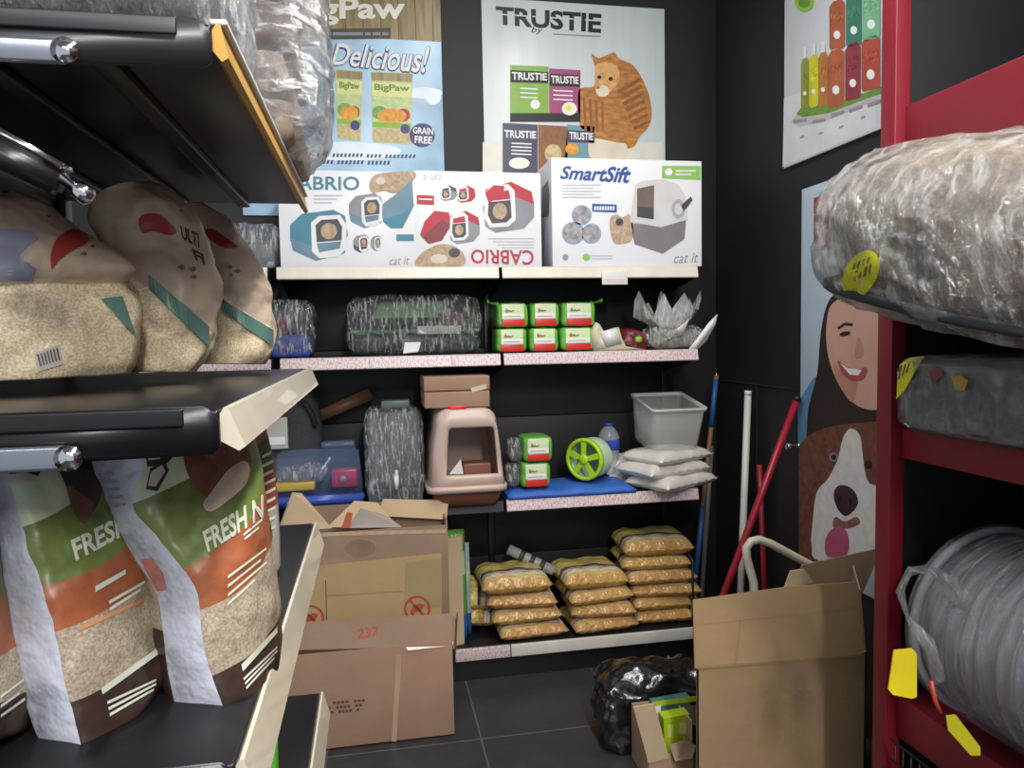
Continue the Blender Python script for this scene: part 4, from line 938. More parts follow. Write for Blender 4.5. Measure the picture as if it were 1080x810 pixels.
# ================================================================== BOTTOM SHELF
GOLD = bandmat('gold_snack_bag', [(0, '#c59b5c', .3), (.06, '#d0b070', .3), (.13, '#d9cdb6', .25), (.28, '#cfae62', .2), (.34, '#57506a', .25), (.44, '#ddcb8a', .15), (.50, '#d8c46e', .12), (.88, '#cdb255', .2), (.95, '#c39a4a', .3)], 0, .25, crinkle=.9, cs=22)
GOLD2 = bandmat('gold_snack_bag_side', [(0, '#c0935a', .3), (.07, '#cfae6c', .3), (.14, '#e0d6c4', .3), (.30, '#c79d52', .3), (.5, '#d8c46e', .2), (.9, '#c39a4a', .3)], 0, .25, crinkle=.9, cs=22)
pA = pouch('snack_bag', .30, .30, .080, GOLD, seed=4, amp=.010)
pB = pouch('snack_bag', .30, .30, .080, GOLD2, seed=9, amp=.010)
lx, mx, rx_ = P(560, 660, 3.34).x, P(638, 655, 3.36).x, P(707, 640, 3.38).x
stacks = [('left front stack', lx, 3.45, 4, .074, (1, 0, 1, 0)), ('middle stack', mx, 3.46, 4, .070, (1, 1, 0, 0)), ('right stack', rx_, 3.48, 6, .067, (1, 0, 1, 1, 0, 0))]
first = True; used = {0: False, 1: False}
words = {4: ('bottom', 'second from the bottom', 'second from the top', 'top'), 6: ('bottom', 'second from the bottom', 'third from the bottom', 'third from the top', 'second from the top', 'top')}
rnd = random.Random(5)
def put(kind, loc, rot, sc, lab, grp):
    src = (pA, pB)[kind]
    if not used[kind]: o = src; used[kind] = True
    else: o = src.copy(); C.objects.link(o)
    o.location = loc; o.rotation_euler = rot; o.scale = sc
    tag(o, lab, 'snack bag', grp)
for nm, sx, sy, n_, dz, kinds in stacks:
    for k in range(n_):
        w_ = {'left front stack': 1.12, 'middle stack': 1.08, 'right stack': 1.18}[nm]
        lean = {'left front stack': -.022 * k, 'middle stack': -.016 * k, 'right stack': -.012 * k}[nm]
        put(kinds[k] if k < n_ - 1 else 0, (sx + lean + rnd.uniform(-.012, .012), sy + rnd.uniform(-.012, .012) + .004 * k, SD + .002 + k * dz), (0, R(rnd.uniform(-1.5, 1.5)), R(rnd.uniform(-5, 5) - (4 if nm == 'right stack' else 0))), (w_, 1, .84 if k < n_ - 1 else 1.1),
            f'golden snack bag, {words[n_][k]} of the {nm} on the bottom shelf', 'golden snack bags on the bottom shelf')
for k in range(2):
    put(1 - k, (lx - .215 - .01 * k, 3.55, SD + .055 + k * .085), (0, R(-18), R(78)), (.7, .5, 1), ('golden snack bag slumped low behind the left front stack', 'golden snack bag with its end raised behind the left front stack')[k], 'golden snack bags on the bottom shelf')
# white roll lying on the bags
q0, q1 = P(536, 579, 3.56), P(584, 602, 3.50)
mb = MB(); mb.tube([q0, q0 + (q1 - q0) * .33, q0 + (q1 - q0) * .66, q1], .026, mat('crinkled_white_wrap', '#a9abac', .3, bump=.7, bscale=30), 12); 
for k in range(3): 
    c = q0 + (q1 - q0) * (.3 + k * .22); u_ = (q1 - q0).normalized() * .012; mb.tube([c - u_, c + u_], .0268, DARKG, 12)
tag(mb.build('white_roll'), 'white rolled packet with grey bands lying across the back of the golden bags', 'roll')
# green packets beside the carton
for i, (xa, xb, ya_, yb_, col, y, lab) in enumerate(((478, 493, 558, 688, '#5f9a3e', 3.40, 'tall green packet standing on the bottom shelf nearest the 237 carton'), (488, 497, 572, 684, '#9fb6c4', 3.46, 'pale blue and green packet standing on the bottom shelf behind the green one'))):
    x0_, x1_ = P(xa, 620, y).x - (.10 if i == 0 else .05), P(xb, 620, y).x; zt_ = P(xb, ya_, y).z
    bm_ = bandmat('standing_packet_%s' % ('green', 'blue')[i], [(0, '#2f5f9c', .2), (.25, col, .3), (.6, '#b8c8a0', .3), (.8, col, .3)], 0, .3)
    mb = MB(); rings = []
    for k in range(9):
        v = k / 8; th = .035 * math.sin(math.pi * min(1, v * .8 + .25)) + .004; rings.append([V((x0_ + (x1_ - x0_) * (.5 + .5 * c * (1 - .1 * v)), y + th * s_ + .012 * noise.noise(V((v * 4, i, c))), SD + .002 + v * (zt_ - SD))) for c, s_ in ((1, 0), (.85, .8), (0, 1), (-.85, .8), (-1, 0), (-.85, -.8), (0, -1), (.85, -.8))])
    mb.loft(rings, bm_, uv=lambda a_, b_: (b_ / 8, a_ / 8)); tag(mb.build('standing_packet'), lab, 'packet', 'packets beside the carton')
# ================================================================== LEFT GONDOLA
GX0, GX1, GY0, GY1 = -.60, -.145, .73, 1.68
STEEL = mat('dark_grey_steel', '#3a3c40', .35, .6, var=.08)
DSTEEL = mat('near_black_steel', '#191a1f', .3, .2, var=.1)
gd = thing('gondola_shelving', (-.37, 1.2, 0), 'black metal gondola shelving on the left of the aisle holding the big pet litter bags', 'shelving')
MB().box((-.635, GY0, .05), (-.615, GY1, 2.35), PEG, .002).build('back_panel', gd)
for y in (GY0 + .02, GY1 - .02): MB().box((-.615, y - .018, 0), (-.60, y + .018, 2.35), RACK, .003).build('upright', gd)
MB().box((-.62, GY0, 0), (-.17, GY1, .10), RACK, .004).build('base_plinth', gd)
LEVELS = {'top': 1.905, 'mid': 1.535, 'low': 1.190, 'base': .80}
RAILY = mat('yellowed_rail_insert', '#c89a3c', .4, var=.08)
RAILC = mat('scuffed_cream_rail', '#cfc6b2', .3, var=.08, coat=.5)
def gshelf(z, m, face_h=.046, out=.016, lipm=None, GY0=.73):
    s = MB().box((GX0, GY0, z - .014), (GX1, GY1, z), DSTEEL, .003)
    for x in (-.50, -.38, -.26): s.box((x - .012, GY0 + .02, z - .026), (x + .012, GY1 - .02, z - .014), DSTEEL, .003)
    s = s.build('shelf_board', gd)
    e = MB(); yy = GY0 - .003
    e.slab([V((GX0, yy, z + .004)), V((GX1 - .012, yy, z + .004)), V((GX1, yy, z - .008)), V((GX1, yy, z - .036)), V((GX1 - .008, yy, z - .042)), V((GX0, yy, z - .046))], .006, STEEL if z > 1.8 else DSTEEL, n=(0, 1, 0), bev=.0015)
    e.box((GX0, yy - .004, z - .014), (GX1 - .03, yy, z + .003), STEEL if z > 1.8 else DSTEEL, .002)
    e.build('end_plate', s)
    br = MB(); br.box((GX0, GY0 - .016, z - .048), (-.272, GY0 - .007, z - .026), mat('zinc_bracket', '#8d939e', .25, .8), .003)
    br.lathe([(.001, 0), (.011, .001), (.012, .006), (.001, .008)], Matrix.Translation((-.270, GY0 - .012, z - .037)) @ Matrix.Rotation(R(90), 4, 'X'), CHROME, 12); br.build('bracket', s)
    r = MB(); pr = [(GX1, z - .004), (GX1 + .004, z + .002), (GX1 + .008, z + .001), (GX1 + out + .004, z - face_h), (GX1 + out - .002, z - face_h - .004), (GX1, z - face_h + .006)]
    r.loft([[V((x, y, zz)) for x, zz in pr] for y in (GY0 + .004, GY1)], m, smooth=False)
    r = r.build('price_rail', s)
    if lipm: MB().box((GX1 - .002, GY0 + .004, z + .001), (GX1 + .014, GY1, z + .007), lipm, .002).build('rail_lip', s)
    return s
gshelf(LEVELS['top'], RAILY, .030, .010, WHITEG, .775)
gshelf(LEVELS['mid'], RAILC, .036, .018)
gshelf(LEVELS['low'], RAILC, .050, .018)
gshelf(LEVELS['base'], RAILC, .050, .018)
# display arm with chrome pin that reaches in under the top shelf
a0, a1, a2 = P(-60, 128, .75), P(60, 184, .75), P(92, 208, .75)
mb = MB(); n_ = V((0, 1, 0))
up_ = (a1 - a0).normalized(); pe = V((-up_.z, 0, up_.x))
mb.hexa([a0 - pe * .018, a1 - pe * .018, a1 - pe * .018 + n_ * .03, a0 - pe * .018 + n_ * .03], [a0 + pe * .012, a1 + pe * .006, a1 + pe * .006 + n_ * .03, a0 + pe * .012 + n_ * .03], mat('black_arm_plastic', '#1b1c20', .3), .004)
arm = mb.build('display_arm', gd)
mb = MB(); mb.hexa([a0 + pe * .012, a1 + pe * .006, a1 + pe * .006 + n_ * .03, a0 + pe * .012 + n_ * .03], [a0 + pe * .020, a1 + pe * .012, a1 + pe * .012 + n_ * .03, a0 + pe * .020 + n_ * .03], CHROME, .002); mb.build('chrome_edge', arm)
mb = MB(); y_ = V((0, .012, 0)); mb.tube([a1 + y_, a1 + (a2 - a1) * .45 + y_, a1 + (a2 - a1) * .5 + y_, a2 + y_ - (a2 - a1) * .1, a2 + y_], [.006, .006, .009, .009, .004], CHROME, 12); mb.build('chrome_pin', arm)

# ------------------------------------------------------------------ bags built from their outlines
def crease(p, k, s, a): return a * (.7 * noise.noise(p * k + V((s, s, s))) + .8 * (.5 - abs(noise.noise(p * k * .9 + V((s * 2, 0, s))) * 2)) + .35 * noise.noise(p * k * 2.6 + V((0, s, 0))))
def bag(rows, YL, YR, thick, bulge, m, strip=None, Gd=.025, nf=18, nb=10, prof=None, seed=0, cr=.006, sub=4, jit=.003):
    """rows bottom -> top: (left px, right px[, gusset px]); each px = (x, y)"""
    def cat(p0, p1, p2, p3, t): return .5 * ((2 * p1) + (-p0 + p2) * t + (2 * p0 - 5 * p1 + 4 * p2 - p3) * t * t + (-p0 + 3 * p1 - 3 * p2 + p3) * t ** 3)
    N_ = len(rows); fine = []
    for i in range(N_ - 1):
        for k in range(sub if i < N_ - 2 else sub + 1):
            t = k / sub; ids = [max(0, i - 1), i, i + 1, min(N_ - 1, i + 2)]
            fine.append(((i + t) / (N_ - 1), [tuple(cat(*[rows[q][c][d] for q in ids], t) for d in (0, 1)) for c in range(len(rows[0]))]))
    mb = MB(); rings = []; uvs = []
    for v, px in fine:
        Lp = P(*px[0], YL(v) if callable(YL) else YL); Rp = P(*px[1], YR(v) if callable(YR) else YR)
        t = Rp - Lp; td = t.normalized(); Lp = Lp + td * crease(Lp, 24, seed + 11, jit); Rp = Rp + td * crease(Rp, 24, seed + 17, jit); t = Rp - Lp; nn = V((t.y, -t.x, 0)).normalized()
        if nn.dot(CAM - Lp) < 0: nn = -nn
        pf = prof(v) if prof else min(1, .75 + v) * (1 if v < .6 else 1 - .85 * ((v - .6) / .4) ** 1.6)
        ring, uv = [], []
        for j in range(nf + 1):
            u = j / nf; p = Lp.lerp(Rp, u) + nn * bulge * pf * (math.sin(math.pi * u) ** .7)
            p = p + nn * crease(p, 13, seed, cr) * (math.sin(math.pi * u)); ring.append(p); uv.append((u, v))
        tgt_ = Lp
        if len(px) > 2:
            G = P(*px[2], (YL(v) if callable(YL) else YL) + Gd * (.4 + .6 * pf)); tgt_ = G
        for j in range(1, nb):
            u = j / nb; p = Rp.lerp(tgt_, u) - nn * thick * pf * (math.sin(math.pi * u) ** .55); p = p + crease(p, 9, seed + 3, cr) * nn; ring.append(p); uv.append((1 + u, v))
        if len(px) > 2:
            ring.append(G); uv.append((2, v)); mid = G.lerp(Lp, .55) - nn * -.004 + V((crease(G, 16, seed + 7, .008), 0, 0)); ring.append(mid); uv.append((2.5, v))
        rings.append(ring); uvs.append(uv)
    zmin = None
    nf_ = nf + nb
    mf = (lambda i, j: strip if (strip and j >= nf_) else m)
    mb.loft(rings, m, uv=lambda i, j: uvs[i][j], mf=mf)
    return mb, rings
SILV = mat('silver_grey_gusset_film', '#b4b8c6', .32, var=.14, scale=18, bump=1.0, bscale=24, coat=.3)
FRESH = bandmat('printed_litter_bag', [(0, '#3b2b26', .06), (.165, '#a89a86', .7), (.325, '#9a5838', .1), (.465, '#64743a', .1), (.70, '#bcc8a8', .06), (.80, '#c9c7b4', .06), (.93, '#b9b6a6', .1)], .20, .34, crinkle=.9, cs=13)
GTXT = mat('pale_bag_lettering', '#cfd3c2', .45, var=.03)
FURB = mat('brown_dog_print', '#6e4434', .5, var=.35, scale=26); FURW = mat('pale_dog_print', '#c6b3a2', .5, var=.2, scale=26)
DKB = mat('dark_badge_print', '#33241f', .45, var=.1)
BT = [1.0]
def rest(o, z):      # let the lowest point touch the shelf
    lo = min((o.matrix_world @ v.co).z if False else v.co.z + o.location.z for v in o.data.vertices); o.location.z += z - lo
def bars(mb, q, n, m, frac=(1, 1, 1, 1), fill=.5, cells=6, lay=2):
    for k in range(n):
        t0, t1 = (k + (1 - fill) / 2) / n, (k + 1 - (1 - fill) / 2) / n
        f = frac[k % len(frac)]; A = lambda s, t: tuple((q[0][d] * (1 - s) + q[1][d] * s) * (1 - t) + (q[3][d] * (1 - s) + q[2][d] * s) * t for d in (0, 1))
        pts = [A(f * i / cells, t0) for i in range(cells + 1)] + [A(f * i / cells, t1) for i in range(cells, -1, -1)]
        for i in range(cells):
            mb.mark([pts[i], pts[i + 1], pts[2 * cells + 1 - i - 1], pts[2 * cells + 1 - i]], m, None, lay)
# second bag from the left (front, whole)
rowsB = [((236, 757), (290, 698), (190, 758)), ((232, 738), (294, 672), (184, 740)), ((219, 700), (293, 638), (176, 702)), ((211, 655), (290, 600), (171, 657)), ((205, 620), (286, 565), (164, 622)),
         ((185, 590), (282, 535), (144, 592)), ((158, 558), (278, 505), (126, 560)), ((140, 532), (274, 485), (115, 534)), ((149, 500), (270, 468), (101, 502)), ((152, 474), (263, 452), (95, 476)), ((154, 456), (256, 441), (97, 458))]
rowsA = [((86, 788), (186, 706), (46, 790)), ((80, 765), (188, 688), (36, 768)), ((71, 728), (184, 655), (24, 732)), ((60, 681), (178, 620), (12, 684)), ((49, 634), (172, 585), (2, 637)),
         ((42, 612), (166, 560), (-4, 615)), ((33, 585), (160, 535), (-8, 588)), ((24, 557), (156, 512), (-10, 560)), ((14, 520), (152, 492), (-14, 523)), ((6, 490), (148, 474), (-18, 492)), ((2, 470), (140, 462), (-20, 472))]
def fresh(rows, dyn, seed, label, YL, YR, marks):
    mb, _ = bag(rows, YL, YR, .075, .030, FRESH, SILV, seed=seed, cr=.010)
    mb.bvh(); marks(mb)
    o = mb.build('pet_litter_bag'); tag(o, label, 'litter bag', 'printed bags on the lower left shelf'); return o
def marksB(mb):
    mb.soft([(206, 456), (226, 448), (252, 450), (262, 470), (263, 500), (250, 520), (232, 528), (212, 520), (198, 500), (194, 478)], FURB, rings=5, layer=1)
    mb.soft([(240, 496), (256, 486), (263, 494), (258, 512), (240, 528), (222, 540), (214, 532), (222, 520), (232, 506)], FURW, rings=4, layer=2)
    mb.oval(222, 474, 9, 11, mat('mid_brown_dog_print', '#84523d', .5, var=.3, scale=30), layer=2, rings=3); mb.oval(246, 468, 7, 7, mat('mid_brown_dog_print', '#84523d', .5), layer=2, rings=3)
    mb.mark([(157, 458), (178, 456), (181, 484), (172, 492), (155, 492), (153, 474)], DKB, rings=3, layer=1)
    mb.mark([(158, 494), (174, 486), (178, 496), (166, 518), (154, 516)], DKB, rings=3, layer=1); mb.mark([(159, 498), (171, 490), (174, 497), (164, 513), (156, 512)], mat('badge_pale_print', '#c0b7aa', .45), rings=3, layer=2)
    bars(mb, [(157, 464), (176, 461), (174, 486), (156, 488)], 3, GTXT, (.8, 1, .7), .35)
    mb.text('FRESH N', [(213, 561), (277, 521), (277, 546), (219, 583)], GTXT, None, 2, .03)
    bars(mb, [(256, 562), (276, 545), (276, 556), (258, 571)], 2, GTXT, (1, .8), .5)
    bars(mb, [(240, 604), (280, 575), (281, 604), (240, 642)], 4, GTXT, (1, .85, 1, .7), .32)
    bars(mb, [(254, 700), (292, 660), (292, 668), (256, 709)], 1, GTXT, (1,), .8)
    bars(mb, [(256, 714), (292, 680), (292, 692), (260, 728)], 3, GTXT, (1, 1, .9), .5)
    mb.mark([(148, 590), (160, 588), (172, 604), (176, 622), (166, 624), (156, 606)], mat('gusset_red_mark', '#a0675c', .4, var=.3, scale=40), rings=2, layer=1)
    for k in range(5): mb.mark([(104 + k * 4, 500 + k * 8), (120 + k * 3, 498 + k * 8), (121 + k * 3, 501 + k * 8), (105 + k * 4, 503 + k * 8)], GREYP, layer=1)
fresh(rowsB, 0, 3, 'printed litter bag with FRESH lettering and a brown and white dog, nearest the rail', lambda v: .85 + .03 * v, lambda v: .985 + .03 * v, marksB)
def marksA(mb):
    mb.soft([(52, 468), (80, 466), (100, 478), (108, 505), (104, 530), (90, 545), (78, 530), (66, 505)], mat('dark_dog_print', '#43302a', .5, var=.3, scale=26), rings=4, layer=1)
    mb.soft([(70, 512), (84, 520), (98, 530), (94, 546), (86, 552), (76, 536)], FURB, rings=3, layer=2)
    mb.mark([(8, 482), (34, 478), (46, 492), (40, 502), (26, 498), (10, 500)], DKB, rings=3, layer=1); mb.mark([(11, 486), (32, 482), (41, 492), (37, 498), (25, 494), (12, 496)], mat('badge_pale_print', '#c0b7aa', .45), rings=3, layer=2)
    mb.text('FRESH', [(74, 570), (134, 540), (136, 562), (80, 592)], GTXT, None, 2, .03)
    bars(mb, [(100, 618), (132, 600), (132, 606), (100, 625)], 1, GTXT, (1,), .9); bars(mb, [(114, 632), (152, 611), (152, 622), (116, 646)], 2, GTXT, (1, .9), .5); bars(mb, [(84, 660), (150, 630), (150, 636), (84, 666)], 1, mat('orange_sheen_print', '#c98a62', .4), (1,), .8)
    bars(mb, [(106, 725), (166, 682), (168, 690), (108, 733)], 1, GTXT, (1,), .8); bars(mb, [(112, 738), (164, 715), (164, 728), (116, 757)], 3, GTXT, (1, 1, .95), .5)
fresh(rowsA, 0, 11, 'printed litter bag with FRESH lettering, half covered by the one nearest the rail', lambda v: .80 + .04 * v, lambda v: .965 + .03 * v, marksA)
rows0 = [((-70, 800), (30, 768)), ((-74, 760), (34, 735)), ((-78, 720), (24, 700)), ((-80, 660), (12, 650)), ((-84, 600), (2, 590)), ((-86, 540), (-6, 530)), ((-88, 490), (-12, 484))]
mb, _ = bag(rows0, .74, .84, .06, .01, FRESH, seed=21); mb.bvh(); bars(mb, [(0, 730), (24, 712), (26, 742), (0, 760)], 3, GTXT, (1, .8, 1), .3)
tag(mb.build('pet_litter_bag'), 'dark-based printed litter bag cut by the left edge of the picture', 'litter bag', 'printed bags on the lower left shelf')
rows3 = [((230, 690), (296, 640)), ((230, 650), (296, 610)), ((230, 600), (295, 570)), ((228, 550), (292, 520)), ((226, 500), (286, 475)), ((226, 465), (280, 450)), ((232, 445), (272, 438))]
FR2 = bandmat('striped_bag_side', [(0, '#3b2b26', .06), (.2, '#a8a39a', .3), (.42, '#8e4630', .3), (.55, '#54683a', .3), (.68, '#9a6a52', .3), (.78, '#5b4436', .2)], .1, .4)
mb, _ = bag(rows3, 1.28, 1.34, .07, .02, FR2, seed=31); mb.bvh()
for k in range(9): bars(mb, [(276, 480 + k * 10), (290, 473 + k * 10), (290, 477 + k * 10), (276, 484 + k * 10)], 1, GTXT, (1,), .8)
tag(mb.build('pet_litter_bag'), 'striped litter bag showing only a sliver behind the bag with the dog picture', 'litter bag', 'printed bags on the lower left shelf')
# three kraft-coloured pellet bags on the middle shelf
def pelletmat(key, split, tilt, dark='#c0ad99'):
    return bandmat(key, [(0, '#e6d3b0', .6), (split, dark, .05)], tilt, .42, crinkle=1.0, cs=14)
def marks_leaf(mb, leaf, words, stripe, twigs):
    mb.soft(leaf, mat('red_leaf_print', '#a33a34', .4, var=.12), rings=6, layer=4)
    for q, s in words: mb.text(s, q, mat('dark_bag_print', '#3d3833', .45), None, 2, .03)
    bars(mb, stripe, 1, mat('dull_teal_print', '#5f857c', .38, var=.1), (1,), 1, 16, 7)
    for x, y, r in twigs: mb.mark([(x, y), (x + r, y - r * .5), (x + r * 1.6, y), (x + r, y + r * .5)], mat('grey_green_leaf_print', '#6c7060', .45), rings=2, layer=2); 
rowsP = [((-90, 404), (138, 394)), ((-92, 385), (146, 380)), ((-92, 360), (150, 352)), ((-92, 335), (149, 328)), ((-92, 315), (144, 312)), ((-92, 300), (133, 299)), ((-92, 285), (143, 284)), ((-92, 262), (115, 261)), ((-92, 240), (80, 239)), ((-92, 222), (50, 216)), ((-92, 210), (14, 200))]
mb, _ = bag(rowsP, 1.02, 1.13, .10, .045, pelletmat('slumped_pellet_bag', .50, .0), seed=41, cr=.018, jit=.006, prof=lambda v: (.9 if v < .42 else .62 if v < .52 else .85) * (1 - .6 * max(0, (v - .7) / .3) ** 2)); mb.bvh()
marks_leaf(mb, [(53, 268), (60, 252), (78, 241), (92, 240), (92, 256), (76, 264), (60, 276), (54, 284)], [([(0, 190), (14, 194), (14, 206), (0, 203)], 'SI')], [(106, 316), (128, 313), (141, 352), (132, 345)], [(84, 268, 5), (94, 260, 4), (48, 228, 4)])
mb.mark([(-40, 238), (34, 244), (40, 252), (37, 285), (35, 296), (-40, 297)], mat('lavender_panel_print', '#8f90a6', .4, var=.1), rings=8, layer=3)
mb.mark([(36, 372), (62, 364), (66, 384), (40, 392)], mat('barcode_paper', '#b9b3ac', .4), rings=3, layer=2)
for k in range(7): mb.mark([(39 + k * 3.3, 374 - k * 1.1), (40.6 + k * 3.3, 373.5 - k * 1.1), (43.6 + k * 3.3, 386 - k * 1.1), (42 + k * 3.3, 386.5 - k * 1.1)], mat('barcode_ink', '#5a5654', .5), layer=3)
tag(mb.build('pellet_bag'), 'slumped kraft pellet bag with lavender panel and barcode, nearest on the middle left shelf', 'litter bag', 'pellet bags on the middle left shelf')
rowsQ = [((152, 392), (204, 393)), ((146, 380), (216, 380)), ((138, 352), (229, 350)), ((128, 325), (233, 322)), ((116, 296), (231, 292)), ((106, 270), (223, 268)), ((98, 246), (214, 243)), ((92, 228), (207, 226)), ((95, 212), (196, 211)), ((110, 200), (176, 198)), ((132, 192), (158, 191))]
mb, _ = bag(rowsQ, 1.22, 1.30, .09, .045, pelletmat('tall_pellet_bag', .56, -2.2), seed=51, cr=.017, jit=.007); mb.bvh()
marks_leaf(mb, [(146, 232), (152, 226), (166, 226), (182, 238), (186, 246), (176, 248), (162, 244), (150, 246)], [([(190, 238), (209, 246), (210, 262), (192, 252)], 'ULTI'), ([(202, 262), (214, 268), (216, 280), (206, 274)], 'FI')], [(157, 289), (219, 344), (220, 366), (158, 305)], [(186, 282, 6), (198, 284, 6), (200, 292, 5), (188, 222, 3)])
tag(mb.build('pellet_bag'), 'upright kraft pellet bag with red leaf and teal diagonal stripe, middle of three', 'litter bag', 'pellet bags on the middle left shelf')
rowsR = [((216, 384), (280, 384)), ((218, 374), (287, 371)), ((221, 350), (290, 348)), ((224, 325), (288, 322)), ((222, 300), (284, 297)), ((214, 278), (272, 275)), ((206, 256), (258, 254)), ((200, 238), (244, 236)), ((196, 224), (226, 222)), ((198, 214), (214, 213))]
mb, _ = bag(rowsR, 1.46, 1.54, .08, .04, pelletmat('far_pellet_bag', .42, -1.0), seed=61, cr=.016, jit=.007); mb.bvh()
marks_leaf(mb, [(216, 245), (224, 242), (240, 252), (250, 260), (240, 262), (226, 256)], [], [(234, 315), (287, 348), (287, 365), (235, 328)], [(238, 282, 5), (246, 286, 5), (240, 290, 4)])
tag(mb.build('pellet_bag'), 'kraft pellet bag with teal stripe farthest along the middle left shelf', 'litter bag', 'pellet bags on the middle left shelf')
# wrapped goods on the top shelf
t = thing('wrapped_bundle', (-.36, .98, LEVELS['top']), 'silvery film-wrapped bundle above the near end of the top left shelf', 'bundle')
zt = LEVELS['top']
MB().box((-.58, .80, zt + .010), (-.18, 1.17, zt + .24), mat('grey_white_contents', '#a5a9b2', .5, var=.25, scale=14), .05).build('bundle_contents', t)
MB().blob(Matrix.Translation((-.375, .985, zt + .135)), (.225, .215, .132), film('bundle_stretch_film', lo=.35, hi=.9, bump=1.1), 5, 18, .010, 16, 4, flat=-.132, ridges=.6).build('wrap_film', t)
t = thing('wrapped_bundle', (-.30, 1.44, zt + .008), 'film-wrapped bundle of brown packs bulging over the yellow rail of the top left shelf', 'bundle')
for k in range(5):
    MB().box((-.5, 1.245, zt + .012 + k * .075), (-.115 - .01 * (k % 2), 1.60, zt + .080 + k * .075), mat('pack_brown_%d' % (k % 3), ('#8d7d70', '#a2948a', '#84706c')[k % 3], .4, var=.35, scale=18), .02).build('inner_pack', t)
MB().blob(Matrix.Translation((-.30, 1.435, zt + .21)), (.232, .225, .200), film('bulging_stretch_film', lo=.08, hi=.8, bump=1.1, stretch=(2, 1.2, 7), rot=(R(20), R(-30), 0)), 5, 18, .012, 13, 14, flat=-.200, ridges=.7).build('wrap_film', t)
# green packet low on the base shelf
a = P(262, 806, 1.1); b_ = P(276, 772, 1.1)
mb = MB(); zl = LEVELS['base']; rings = []
for k in range(8):
    v = k / 7; th = .03 * (1 - v ** 2) + .004; rings.append([V((-.21 + .05 * c, 1.12 + th * s_ + .004 * math.sin(v * 9), zl + .002 + v * .24)) for c, s_ in ((1, 0), (.85, .8), (0, 1), (-.85, .8), (-1, 0), (-.85, -.8), (0, -1), (.85, -.8))])
mb.loft(rings, bandmat('grass_green_packet', [(0, '#3f8f2a', .2), (.5, '#58a838', .2)], 0, .3), uv=lambda i, j: (j / 8, i / 7))
tag(mb.build('green_packet'), 'bright green packet low on the left base shelf under the printed bags', 'packet')

# ================================================================== RIGHT RED UNIT
REDP = mat('red_lacquer', '#7f1a29', .4, var=.05); DRED = mat('deep_red_lacquer', '#701926', .45, var=.05)
ux0, ux1, uy0, uy1 = 1.372, 1.84, -.4, 1.832
ru = thing('red_display_unit', (1.6, .9, 0), 'red and black display unit along the right wall holding wrapped pet beds', 'shelving')
MB().box((ux0, 1.775, 0), (1.418, uy1, 3.3), REDP, .003).build('end_post', ru)
MB().box((1.418, 1.80, 0), (ux1, uy1, 3.3), RACK, .002).build('end_panel', ru)
MB().box((1.826, uy0, 0), (ux1, 1.80, 3.3), RACK, .002).build('back_panel', ru)
for zt_, zb_ in ((2.185, 2.03), (1.325, 1.245), (.575, .46)):
    s = MB().box((1.42, uy0, zt_ - .03), (1.824, 1.798, zt_ - .002), DRED, .003).build('shelf_board', ru)
    MB().box((1.405, uy0, zb_), (1.419, 1.774, zt_), REDP, .003).build('shelf_fascia', s)
MB().box((ux0, uy0, 0), (1.42, uy0 + .05, 3.3), REDP, .003).build('end_post', ru)
# grey bed
GBED = mat('grey_bed_fabric', '#55565c', .8, var=.12, scale=40, bump=.3, bscale=60)
t = thing('wrapped_pet_bed', (1.575, 1.3, 1.325), 'dark grey boxy pet bed in film under the round tan one on the red unit', 'pet bed', 'wrapped pet beds on the red unit')
MB().blob(Matrix.Translation((1.575, 1.31, 1.424)), (.232, .435, .094), GBED, 8, 14, .004, 12, 3, flat=-.094).build('bed_cushion', t)
MB().blob(Matrix.Translation((1.575, 1.31, 1.428)), (.243, .448, .101), FILM3, 8, 18, .006, 14, 13, flat=-.101, ridges=.5).build('bag_film', t)
def tagcard(parent, pts, D, m, name='price_tag', txt=None, th=.002):
    c = [PD(x, y, d) for (x, y), d in zip(pts, D if isinstance(D, (list, tuple)) else [D] * len(pts))]
    mb = MB(); mb.slab(c, th, m)
    if txt:
        n = (c[1] - c[0]).cross(c[-1] - c[0]).normalized()
        if n.dot(CAM - c[0]) < 0: n = -n
        T = planeT(c[0], n)
        for s, q in txt: mb.text(s, q, mat('tag_ink', '#3a3f14', .5), T, 1, .01)
    o = mb.build(name, parent) if parent else mb.build(name)
    return o
def ell(cx, cy, a_, b_, rot, n=20): return [(cx + a_ * math.cos(2 * math.pi * i / n) * math.cos(rot) - b_ * math.sin(2 * math.pi * i / n) * math.sin(rot), cy + a_ * math.cos(2 * math.pi * i / n) * math.sin(rot) + b_ * math.sin(2 * math.pi * i / n) * math.cos(rot)) for i in range(n)]
def onfilm(film_o, px_list, th=.002, off=.004):
    pass
# round tan bed
TB = mat('tan_plush', '#8f7f70', .95, var=.25, scale=50, bump=.8, bscale=70); TBL = mat('cream_plush', '#b7a995', .95, var=.2, scale=60, bump=.9, bscale=60); PIPE = mat('charcoal_piping', '#33353a', .7)
BM = Matrix.Translation((1.385, 1.30, 1.770)) @ Matrix.Rotation(R(12), 4, 'X')
t = thing('wrapped_pet_bed', (1.425, 1.31, 1.545), 'puffy tan plush pet bed in shiny film with a round yellow tag', 'pet bed', 'wrapped pet beds on the red unit')
MB().blob(BM, (.380, .43, .178), TB, 2.8, 16, .018, 7, 5, flat=-.15).build('bolster', t)
MB().blob(BM @ Matrix.Translation((0, 0, .10)), (.32, .37, .105), TBL, 2.6, 14, .022, 9, 8).build('cushion', t)
mb = MB(); ring_ = []
for k in range(41):
    a_ = 2 * math.pi * k / 40; c, s_ = math.cos(a_), math.sin(a_); q = (abs(c) ** 2.8 + abs(s_) ** 2.8) ** (-1 / 2.8); ring_.append(BM @ V((.372 * c * q,   .42 * s_ * q, -.125)))
